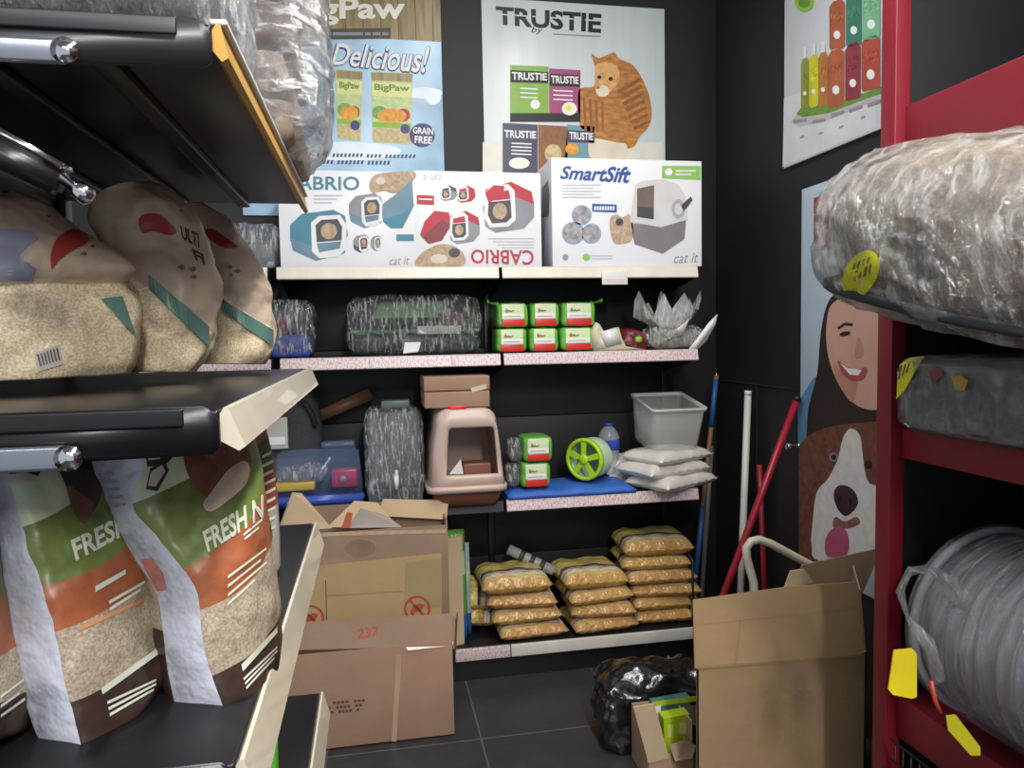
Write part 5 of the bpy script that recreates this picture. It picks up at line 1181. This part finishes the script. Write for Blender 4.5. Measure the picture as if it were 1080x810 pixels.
mb.tube(ring_, .011, PIPE, 8, cap=False); mb.build('piping', t)
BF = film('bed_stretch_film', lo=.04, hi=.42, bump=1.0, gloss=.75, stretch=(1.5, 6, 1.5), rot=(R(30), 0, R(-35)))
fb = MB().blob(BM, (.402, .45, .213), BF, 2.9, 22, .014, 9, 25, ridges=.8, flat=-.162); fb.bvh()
f_o = fb
def surfcard(src, pts, m, off=.004, rings=2):
    mb = MB(); mb._b = src.bvh(); mb.mark(pts, m, rings=rings, layer=1, off=off)
    o = len(mb.v); n = o
    base = list(mb.v); back = [p + (p - CAM).normalized() * .0015 for p in base]; mb.v += back; k = len(mb.f)
    for i in range(k): mb.f.append(tuple(q + n for q in mb.f[i][::-1])); mb.m.append(mb.m[i]); mb.sm.append(True)
    return mb
src = MB(); src._b = fb.bvh()
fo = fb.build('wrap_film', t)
c1 = surfcard(src, ell(909, 289, 27, 17, R(-62)), YEL)
TINK = mat('tag_ink', '#5c6220', .5)
for k in range(5):
    x, y = 897 + k * 5, 295 - k * 2.2; c1.mark([(x + 2, y - 7), (x + 4, y - 8), (x + 1.5, y + 2), (x - .5, y + 3)], TINK, None, 1, off=.0055)
    if k < 4: c1.mark([(x + 5, y - 17), (x + 7, y - 18), (x + 5, y - 11), (x + 3, y - 10)], TINK, None, 1, off=.0055)
c1.build('yellow_tag', t)
t2 = [o for o in C.objects if o.get('label', '').startswith('dark grey boxy')][0]
g = [o for o in t2.children if o.name.startswith('bag_film')][0]
gm = MB(); wl = g.location + t2.location; gm.v = [v.co + wl for v in g.data.vertices]; gm.f = [tuple(p.vertices) for p in g.data.polygons]; gm.bvh()
c2 = surfcard(gm, [(940, 380), (955, 372), (974, 372), (966, 392), (955, 412), (946, 421), (937, 418), (936, 398)], YEL)

for k in range(4): c2.mark([(947 + k * 4, 387 - k), (949 + k * 4, 386 - k), (946 + k * 4, 402 - k * 3), (944 + k * 4, 403 - k * 3)], TINK, None, 1, off=.0055)
c2.build('yellow_tag', t2)
c3 = surfcard(gm, [(1004, 398), (1014, 396), (1022, 402), (1018, 412), (1008, 410)], mat('ochre_sticker', '#b89a35', .5)); c3.build('sticker', t2)
c3 = surfcard(gm, [(980, 392), (992, 386), (996, 396), (984, 404)], mat('faded_red_sticker', '#8a4546', .5)); c3.build('sticker', t2)
# clear round tub lying along the shelf
rt = .243
ctr = V((1.566, 1.62, .577 + rt * 1.055))
MTB = Matrix.Translation(ctr) @ Matrix.Rotation(R(90), 4, 'X')        # lathe axis runs towards -Y
t = thing('clear_round_tub', (ctr.x, 1.3, .577), 'large clear round ribbed tub in a plastic bag on the red unit', 'tub')
TUBC = mat('clear_tub_plastic', '#a4a7b6', .16, alpha=.5, spec=.7, var=.05)
prof = [(.001, .004), (rt * .86, .0), (rt * .94, .006)]
for k in range(13):
    z = .012 + k * .05; r = rt * (.955 + .002 * k); prof += [(r, z), (r, z + .036), (r + .007, z + .040), (r + .007, z + .046)]
MB().lathe(prof, MTB, TUBC, 56, cap=False).build('tub_shell', t)
MB().lathe([(rt * .97, -.004), (rt * 1.03, -.002), (rt * 1.03, .012), (rt * .97, .014), (rt * .97, -.004)], MTB, mat('clear_rim_plastic', '#c4c7d2', .2, alpha=.8), 56, cap=False).build('rim', t)
MB().lathe([(.001, .05), (rt * .82, .05), (rt * .85, .08), (rt * .88, .60)], MTB, mat('grey_inner_tub', '#9a9ca8', .35, var=.1), 48, cap=False).build('inner_tub', t)
TF = film('tub_bag_film', lo=.06, hi=.4, bump=.8)
mb = MB(); pts = [PD(x, y, d) for x, y, d in ((1012, 640, 1.66), (1000, 612, 1.66), (978, 601, 1.66), (958, 604, 1.66), (950, 622, 1.66), (954, 645, 1.66), (964, 664, 1.66), (980, 684, 1.67), (990, 715, 1.67))]
mb.tube(pts, [.024, .02, .018, .016, .018, .017, .02, .026, .034], TF, 14, flat=.45)
for i, v in enumerate(mb.v): mb.v[i] = v + V((1, .3, 1)) * crease(v, 30, 3, .014)
mb.build('bag_handle', t)
sk = film('tub_bag_skin', lo=.05, hi=.25, bump=.8, gloss=.5, stretch=(1.2, 6, 1.2), rot=(0, 0, 0))
MB().lathe([(rt * .9, -.02), (rt * 1.045, -.012), (rt * 1.05, .1), (rt * 1.04, .3), (rt * 1.05, .62)], MTB, sk, 56, cap=False).build('bag_film', t)
mb = MB(); mb.slab([PD(x, y, 1.64) for x, y in ((943, 686), (962, 684), (967, 690), (967, 735), (962, 737), (942, 733), (937, 727))], .004, mat('plain_yellow_card', '#d9c51c', .4)); mb.build('yellow_tag', t)
mb = MB(); mb.slab([PD(x, y, 1.60) for x, y in ((998, 755), (1008, 754), (1034, 788), (1034, 797), (1024, 797), (1000, 770))], .003, mat('lime_tag_card', '#b3b020', .4)); mb.build('lime_tag', t)
mb = MB(); mb.tube([PD(x, y, 1.64) for x, y in ((982, 718), (986, 738), (992, 752))], .005, mat('orange_red_strap', '#b8452f', .4), 8); mb.build('strap', t)
# wire basket on the foot of the unit
mb = MB(); x_ = 1.36
for k in range(16): y = 1.72 - k * .03; mb.tube([V((x_, y, .30)), V((x_, y, .475))], .002, BLACK, 6)
for z in (.30, .36, .42, .475): mb.tube([V((x_, 1.74, z)), V((x_, 1.25, z))], .003, BLACK, 6)
mb.build('wire_basket_front', ru)
# ================================================================== FLOOR : LEFT CARTON 237
def panel(mb, px, Y, th, m, bev=.0015):
    ys = Y if isinstance(Y, (list, tuple)) else [Y] * len(px)
    return mb.slab([P(x, y, d) for (x, y), d in zip(px, ys)], th, m, n=None, bev=0)
def lin_px(mb, T, q, n, m, frac=(1, .8)):
    for k in range(n):
        t0, t1 = (k + .2) / n, (k + .75) / n; f = frac[k % len(frac)]
        A = lambda s, t: tuple((q[0][d] * (1 - s) + q[1][d] * s) * (1 - t) + (q[3][d] * (1 - s) + q[2][d] * s) * t for d in (0, 1))
        for i in range(14):
            if (i * 7 + k * 3) % 5 == 0: continue
            a_, b_ = f * i / 14, f * (i + .72) / 14; mb.mark([A(a_, t0), A(b_, t0), A(b_, t1), A(a_, t1)], m, T, 2)
INK = mat('brown_carton_ink', '#5e4a3c', .6); RINK = mat('red_carton_ink', '#a4432f', .6)
YA = 2.87
pl, pr_ = P(304, 735, YA).x, P(478.5, 735, YA).x
zt = P(390, 684, YA).z
t = thing('open_carton', ((pl + pr_) / 2, YA + .2, 0), 'large brown carton marked 237 with its flap up on the floor by the back shelving', 'carton')
DEP = .36
mb = MB()
for lo, hi in (((pl, YA, .001), (pr_, YA + .006, zt)), ((pl, YA + DEP - .006, .001), (pr_, YA + DEP, zt)), ((pl, YA + .006, .001), (pl + .006, YA + DEP - .006, zt)), ((pr_ - .006, YA + .006, .001), (pr_, YA + DEP - .006, zt)), ((pl, YA, .001), (pr_, YA + DEP, .007))): mb.box(lo, hi, KRAFT, .001)
T = planeT((0, YA, 0), (0, -1, 0))
lin_px(mb, T, [(325, 741), (386, 736), (386, 750), (326, 756)], 3, INK, (1, .95, .9))
mb.mark([(418, 690), (424, 690), (418, 782), (413, 782)], mat('tape_line', '#b59a7c', .35), T, 1)
mb.build('carton_body', t)
mb = MB()
pa = P(303, 686, YA + .001); pb = P(479, 681, YA + .001); pc = P(303, 657, YA + .05)
n_ = (pb - pa).cross(pc - pa).normalized(); n_ = n_ if n_.dot(CAM - pa) > 0 else -n_
TP = planeT(pa, n_); mb.slab([TP(x, y, 0) for x, y in ((303, 686), (479, 681), (476, 647), (303, 657))], .005, KRAFTD)  # darker board colour imitates the backlit shade on the raised flap
mb.text('237', [(377, 663), (400, 660), (400, 671), (377, 674)], RINK, planeT(pa, n_), 2, .03)
mb.mark([(428, 682), (478, 677), (477, 681), (430, 686)], mat('shiny_tape', '#d9cdb8', .15), planeT(pa, n_), 1)
mb.build('front_flap', t)
mb = MB(); mb.slab([P(479, 684, YA + .01), P(481, 690, YA + .34), P(483, 645, YA + .34), P(480, 655, YA + .03)], .005, KRAFT, n=(-1, 0, 0)); mb.build('side_flap', t)
# inner folded carton with red prohibition marks
Y1 = 3.00
t = thing('folded_carton', (P(390, 690, Y1).x, Y1 + .02, .012), 'yellowish folded carton with two red no-step marks standing inside the 237 carton', 'carton')
cz = .012
q = [P(312, 660, Y1), P(462, 656, Y1), P(466, 586, Y1 + .05), P(312, 602, Y1 + .05)]
lo0, lo1 = V((q[0].x, Y1 - .03, cz)), V((q[1].x, Y1 - .03, cz))
YK = mat('yellowish_cardboard', '#a88e66', .75, var=.06, scale=5, bump=.15, bscale=22)
mb = MB()
n_ = (lo1 - lo0).cross(q[3] - lo0).normalized(); n_ = n_ if n_.dot(CAM - lo0) > 0 else -n_; TP = planeT(lo0, n_); mb.slab([lo0, lo1, TP(466, 586, 0), TP(312, 602, 0)], .05, YK, n=(0, 1, 0))
for cx, cy in ((328, 652), (440, 642)):
    mb.ring(cx, cy, 11.5, 14, RINK, TP, 2); mb.mark([(cx - 9, cy - 8), (cx - 7, cy - 10), (cx + 10, cy + 8), (cx + 8, cy + 10)], RINK, TP, 2)
    mb.mark([(cx - 8, cy + 4), (cx - 4, cy - 2), (cx + 2, cy - 6), (cx + 8, cy - 4), (cx + 4, cy + 2), (cx - 2, cy + 3), (cx - 4, cy + 8)], RINK, TP, 2)
mb.mark([(428, 594), (466, 588), (466, 640), (425, 645)], mat('yellowed_tape', '#9a845c', .45), TP, 1); mb.mark([(343, 612), (344, 612), (345, 655), (344, 655)], INK, TP, 1); mb.mark([(345, 628), (425, 623), (425, 624), (345, 629)], mat('fold_line', '#94784f', .7), TP, 1)
mb.build('folded_body', t)
# tall opened carton behind
Y2 = 3.09
t = thing('tall_carton', (P(385, 690, Y2).x, Y2 + .06, .012), 'tall opened brown carton with bent flaps standing behind the folded one', 'carton')
mb = MB(); q = [P(298, 600, Y2), P(471, 600, Y2), P(472, 556, Y2), P(300, 562, Y2)]
x0, x1 = q[3].x, q[2].x; zt2 = P(390, 559, Y2).z
for lo, hi in (((x0, Y2, .012), (x1, Y2 + .006, zt2)), ((x0, Y2 + .15, .012), (x1, Y2 + .156, P(400, 530, Y2 + .15).z)), ((x0, Y2 + .006, .012), (x0 + .006, Y2 + .15, zt2)), ((x1 - .006, Y2 + .006, .012), (x1, Y2 + .15, zt2 + .02))): mb.box(lo, hi, KRAFTD, .001)
T2 = planeT((0, Y2, 0), (0, -1, 0)); mb.oval(380, 578, 16, 9, mat('worn_patch', '#87705a', .85, var=.2), T2, 1); mb.mark([(322, 562), (470, 558), (470, 562), (322, 566)], mat('torn_edge', '#b9a384', .85, var=.15, scale=40), T2, 1)
mb.build('carton_body', t)
def flap(px, Ys, m, nm='flap', th=.005):
    MB().slab([P(x, y, d) for (x, y), d in zip(px, Ys)], th, m).build(nm, t)
flap([(292, 562), (350, 557), (318, 520), (308, 519)], [Y2 - .03, Y2 - .005, Y2 + .01, Y2 - .02], KRAFTL)
flap([(345, 556), (374, 528), (398, 530), (420, 556)], [Y2 + .04, Y2 + .09, Y2 + .09, Y2 + .04], KRAFTL)
flap([(398, 544), (471, 548), (473, 528), (404, 526)], [Y2 + .12, Y2 + .12, Y2 + .145, Y2 + .145], KRAFTL)
flap([(366, 557), (380, 536), (408, 544), (424, 556)], [Y2 + .012, Y2 + .03, Y2 + .03, Y2 + .012], mat('grey_board', '#a0968c', .7), 'paper_sheet', .002)
flap([(360, 557), (366, 540), (372, 541), (369, 557)], [Y2 + .009] * 4, mat('orange_red_card', '#b8603f', .6), 'paper_sheet', .002)
# upright sliver of cardboard at the right
t_ = MB().slab([P(470, 690, 3.20), P(488, 684, 3.26), P(489, 563, 3.26), P(471, 570, 3.20)], .006, KRAFTL)
lo = P(470, 690, 3.20); hi = P(488, 684, 3.26)
q0, q1 = P(472, 600, 3.325), P(488, 600, 3.345)
t_ = MB(); t_.slab([V((q0.x, 3.325, SD + .001)), V((q1.x, 3.345, SD + .001)), V((q1.x, 3.345, P(489, 564, 3.345).z)), V((q0.x, 3.325, P(472, 569, 3.325).z))], .006, KRAFTL)
tag(t_.build('cardboard_sheet'), 'narrow upright cardboard sheet on the bottom shelf just right of the 237 carton', 'cardboard')

# ================================================================== FLOOR : RIGHT CARTONS AND BAG
YR_ = 2.16
x0, x1 = P(735, 700, YR_).x, P(914, 700, YR_).x
zc = P(820, 698, YR_).z
t = thing('open_carton', ((x0 + x1) / 2, YR_ + .2, 0), 'tall plain brown carton with raised flaps beside the red post', 'carton')
KR2 = mat('tan_cardboard', '#a08462', .8, var=.07, scale=5, bump=.2, bscale=22)
mb = MB(); dp = .22
sk = .50 * dp                      # the box has been pushed askew: its back sits further right
def wall(pts, th=.006, n=None): mb.slab(pts, th, KR2, n=n)
A0, A1, B1_, B0_ = V((x0, YR_, .001)), V((x1, YR_, .001)), V((x1 + sk * .9, YR_ + dp, .001)), V((x0 + sk, YR_ + dp, .001))
up = V((0, 0, zc))
for p_, q_2, nn_ in ((A0, A1, (0, 1, 0)), (A1, B1_, (-1, 0, 0)), (B0_, B1_, (0, -1, 0)), (A0, B0_, (1, 0, 0))): wall([p_, q_2, q_2 + up, p_ + up], .006, nn_)
wall([A0, A1, B1_, B0_], .005, (0, 0, 1))
mb.build('carton_body', t)
mb = MB()
pa, pb, pc = P(733, 705, YR_ - .002), P(909, 692, YR_ - .002), P(731, 633, YR_ + .03)
n_ = (pb - pa).cross(pc - pa).normalized(); n_ = n_ if n_.dot(CAM - pa) > 0 else -n_; TP = planeT(pa, n_)
mb.slab([TP(x, y, 0) for x, y in ((733, 705), (909, 692), (906, 640), (904, 614), (838, 618), (780, 626), (731, 633))], .006, KR2)
mb.mark([(735, 703), (908, 690), (908, 692), (735, 706)], mat('fold_line', '#94784f', .7), TP, 1); mb.mark([(732, 659), (906, 641), (906, 642), (732, 660)], mat('faint_fold', '#997c58', .75), TP, 1)
mb.mark([(780, 652), (782, 652), (778, 698), (774, 700)], mat('faint_fold', '#997c58', .75), TP, 1)
mb.build('front_flap', t)
mb = MB(); mb.slab([V((x1, YR_ + .012, zc)), B1_ + up, B1_ + up + V((.0, .0, .22)), V((x1 - .01, YR_ + .03, zc + .205))], .006, KR2, n=(1, 0, 0)); mb.build('side_flap', t)
yb_ = YR_ + dp
mb = MB(); mb.slab([V((P(822, 640, yb_).x, yb_ - .002, zc)), V((x1 + sk * .8, yb_ - .002, zc)), P(930, 578, yb_ + .03), P(846, 596, yb_ + .03)], .006, KRAFTD); mb.build('back_flap', t)
mb = MB(); mb.slab([P(826, 624, yb_ - .03), P(858, 614, yb_ - .03), P(848, 600, yb_ - .025), P(834, 602, yb_ - .025)], .006, KRAFTL); mb.build('torn_tab', t)
# trolley with cream tubular handle behind it
CT = mat('cream_painted_tube', '#cfc8b4', .35, var=.04)
yh = 2.66
t = thing('hand_trolley', (P(800, 640, yh).x, yh + .05, 0), 'hand trolley with a cream bent tube handle rising behind the tall plain carton', 'trolley')
bx = P(795, 615, yh)
pth = [V((bx.x, yh, .06)), V((bx.x, yh, bx.z)), P(788, 590, yh), P(787, 578, yh), P(792, 571, yh), P(800, 569, yh), P(812, 573, yh), P(838, 587, yh), P(862, 600, yh), P(872, 606, yh), P(877, 614, yh + .02)]
pth += [V((pth[-1].x + .004, yh + .03, pth[-1].z - .06)), V((pth[-1].x + .004, yh + .03, .06))]
MB().tube(pth, .0165, CT, 14).build('handle', t)
for s in (pth[0], pth[-1]):
    MB().lathe([(.001, -.018), (.05, -.018), (.06, -.012), (.06, .012), (.05, .018), (.001, .018)], Matrix.Translation((s.x, s.y + .05, .0605)) @ Matrix.Rotation(R(90), 4, 'Y'), BLACK, 20).build('wheel', t)
MB().box((pth[0].x - .02, yh - .03, .05), (pth[-1].x + .02, yh + .05, .075), CT, .004).build('foot_plate', t)
c_ = P(866, 602, yh); d_ = (P(872, 606, yh) - P(838, 587, yh)).normalized(); MB().tube([c_ - d_ * .012, c_ + d_ * .012], .019, CT, 14).build('grip_collar', t)
# small open carton with lime boxes
YS_ = 2.385
x0, x1 = P(684, 790, YS_).x, P(731, 790, YS_).x
zt = P(700, 738, YS_ + .17).z
t = thing('small_open_carton', ((x0 + x1) / 2, YS_ + .15, 0), 'low open brown carton on the floor left of the tall plain carton', 'carton')
mb = MB()
zl = P(674, 744, YS_ + .02).z; zf = P(700, 796, YS_).z
for lo, hi in (((x0, YS_, .001), (x1, YS_ + .005, zf)), ((x0, YS_ + .17, .001), (x1, YS_ + .175, zt)), ((x0, YS_ + .005, .001), (x0 + .005, YS_ + .17, zt)), ((x1 - .005, YS_ + .005, .001), (x1, YS_ + .17, zt)), ((x0, YS_, .001), (x1, YS_ + .175, .006))): mb.box(lo, hi, KRAFT, .001)
mb.build('carton_body', t)
MB().slab([P(684, 805, YS_ - .004), P(706, 800, YS_ - .004), P(690, 742, YS_ - .02), P(668, 746, YS_ - .02)], .005, KRAFTL).build('front_flap', t)
MB().slab([P(706, 786, YS_ - .008), P(722, 781, YS_ - .008), P(734, 786, YS_ - .012), P(730, 800, YS_ - .03), P(712, 803, YS_ - .03)], .004, KRAFTD).build('torn_flap', t)
q = [P(701, 784, YS_ + .05), P(728, 779, YS_ + .05), P(728, 753, YS_ + .05), P(700, 758, YS_ + .05)]
LIMB = mat('lime_box_print', '#a3bf1c', .4, var=.06)
def cbox(lab, q, th, m, bars_=True, base=.0075):
    mb = MB(); b0, b1 = V((q[0].x, q[0].y, base)), V((q[1].x, q[0].y, base)); q2 = q[3] + (b1 - b0); mb.slab([b0, b1, V((q2.x, q2.y, q[2].z)), q[3]], th, m, n=(0, 1, 0))
    n_ = (b1 - b0).cross(q[3] - b0).normalized(); n_ = n_ if n_.dot(CAM - b0) > 0 else -n_
    return mb, planeT(b0, n_)
mb, TP = cbox('', q, .05, LIMB); mb.rect(704, 764, 710, 778, mat('pale_lime_print', '#c5d277', .4), TP, 1); mb.rect(716, 762, 728, 774, mat('pale_lime_print', '#c5d277', .4), TP, 1)
tag(mb.build('lime_box'), 'bright lime green box standing at the front inside the low open carton', 'box', 'small boxes in the low open carton')
q = [P(690, 776, YS_ + .115), P(729, 766, YS_ + .115), P(729, 735, YS_ + .12), P(689, 742, YS_ + .12)]
mb, TP = cbox('', q, .04, mat('teal_box_print', '#3f6a70', .4)); mb.rect(691, 744, 697, 764, WHITE, TP, 1); mb.mark([(689, 740), (745, 732), (745, 738), (692, 745)], LIMB, TP, 1); mb.mark([(699, 748), (745, 742), (745, 766), (699, 762)], KRAFTD, TP, 1)
tag(mb.build('teal_box'), 'teal and white box with a lime top edge behind the lime box', 'box', 'small boxes in the low open carton')
# black bin bag
t = thing('black_bin_bag', (P(672, 780, 2.86).x, 2.9, 0), 'crumpled glossy black plastic bag on the floor behind the low open carton', 'bag')
BB = mat('black_bag_film', '#17181a', .22, var=.2, bump=1.0, bscale=16, spec=.7, coat=.3)
xl, xr = P(638, 780, 2.62).x, P(738, 760, 2.72).x; zt = P(690, 700, 2.70).z
mb = MB().blob(Matrix.Translation(((xl + xr) / 2, 2.70, zt * .49)), ((xr - xl) / 2 * .97, .115, zt * .48), BB, 6, 18, .035, 7, 7, flat=-zt * .487, ridges=.5)
for i, v in enumerate(mb.v):
    if v.z > zt * .55: mb.v[i] = v + V((.06 * (v.z / zt - .55), 0, .05 * noise.noise(v * 9)))
mb.build('bag_body', t)
c0 = P(697, 712, 2.70); rings = []
for k in range(7):
    u = k / 6; rings.append([V((c0.x + (.035 + .055 * u ** 1.5 * (1 + .4 * math.sin(5 * a_))) * math.cos(a_) + .02 * u, 2.70 + (.03 + .035 * u) * math.sin(a_), c0.z - .05 + u * .085 + .02 * u * math.sin(7 * a_))) for a_ in [2 * math.pi * j / 24 for j in range(24)]])
mb = MB().loft(rings, BB, cap=False); mb.build('gathered_mouth', t)

# ================================================================== POLES AND STICKS IN THE CORNER
def pole(name, label, p0, p1, r, m, cat='pole', extra=None):
    t = thing(name, (p0.x, p0.y, min(p0.z, p1.z)), label, cat)
    MB().tube([p0, p0.lerp(p1, .5), p1], r, m, 14).build('shaft', t)
    if extra:
        for a_, b_, r_, m_, nm in extra: MB().tube([p0.lerp(p1, a_), p0.lerp(p1, (a_ + b_) / 2), p0.lerp(p1, b_)], r_, m_, 14).build(nm, t)
    return t
BP = mat('blue_pole_paint', '#2f5f9e', .4); WDP = mat('bare_wood_pole', '#8a6440', .55, var=.2, scale=20, stretch=(8, 8, 1))
def down(pa, pb, z):      # extend line pa->pb to height z
    k = (z - pa.z) / (pb.z - pa.z); return pa + (pb - pa) * k
a, b = P(755.5, 396, 3.62), P(738, 566, 3.58)
p = down(a, b, .012)
pole('broom_pole', 'thin blue and brown pole leaning in the corner right of the clear bin', p, a, .0125, WDP, extra=[(.80, .985, .0135, BP, 'blue_grip'), (.12, .50, .0135, BP, 'blue_lower_sleeve'), (.985, 1.01, .006, CHROME, 'tip')])
a, b = P(789, 413, 3.33), P(782, 600, 3.25); p = down(a, b, .012)
pole('white_pole', 'white flat pole leaning against the right wall', p, a, .0165, mat('white_pole_paint', '#d2d2ce', .4), extra=[(.985, 1.003, .0175, WHITEG, 'end_cap')])
a, b = PXx(841, 420, XW - .04), P(766, 620, 2.95); 
p = down(a, b, .012); REDM = mat('red_pole_paint', '#a01c30', .35)
pole('red_pole', 'long red pole leaning steeply across in front of the white one', p, a, .0155, REDM, extra=[(.99, 1.004, .0165, BLACK, 'end_cap')])
a, b = PXx(801, 480, XW - .10), P(806, 618, 3.2); a = P(801, 490, 3.24); p = down(a, b, .012)
pole('red_pole', 'short dark red pole standing upright behind the trolley handle', p, a, .013, mat('dark_red_pole_paint', '#8e1f28', .4))
a, b = P(750, 470, 3.66), P(744, 566, 3.64); p = down(a, b, .012)
pole('grey_pole', 'thin grey pole standing in the corner behind the blue and brown one', p, a, .014, mat('grey_pole_paint', '#6c6d70', .45))
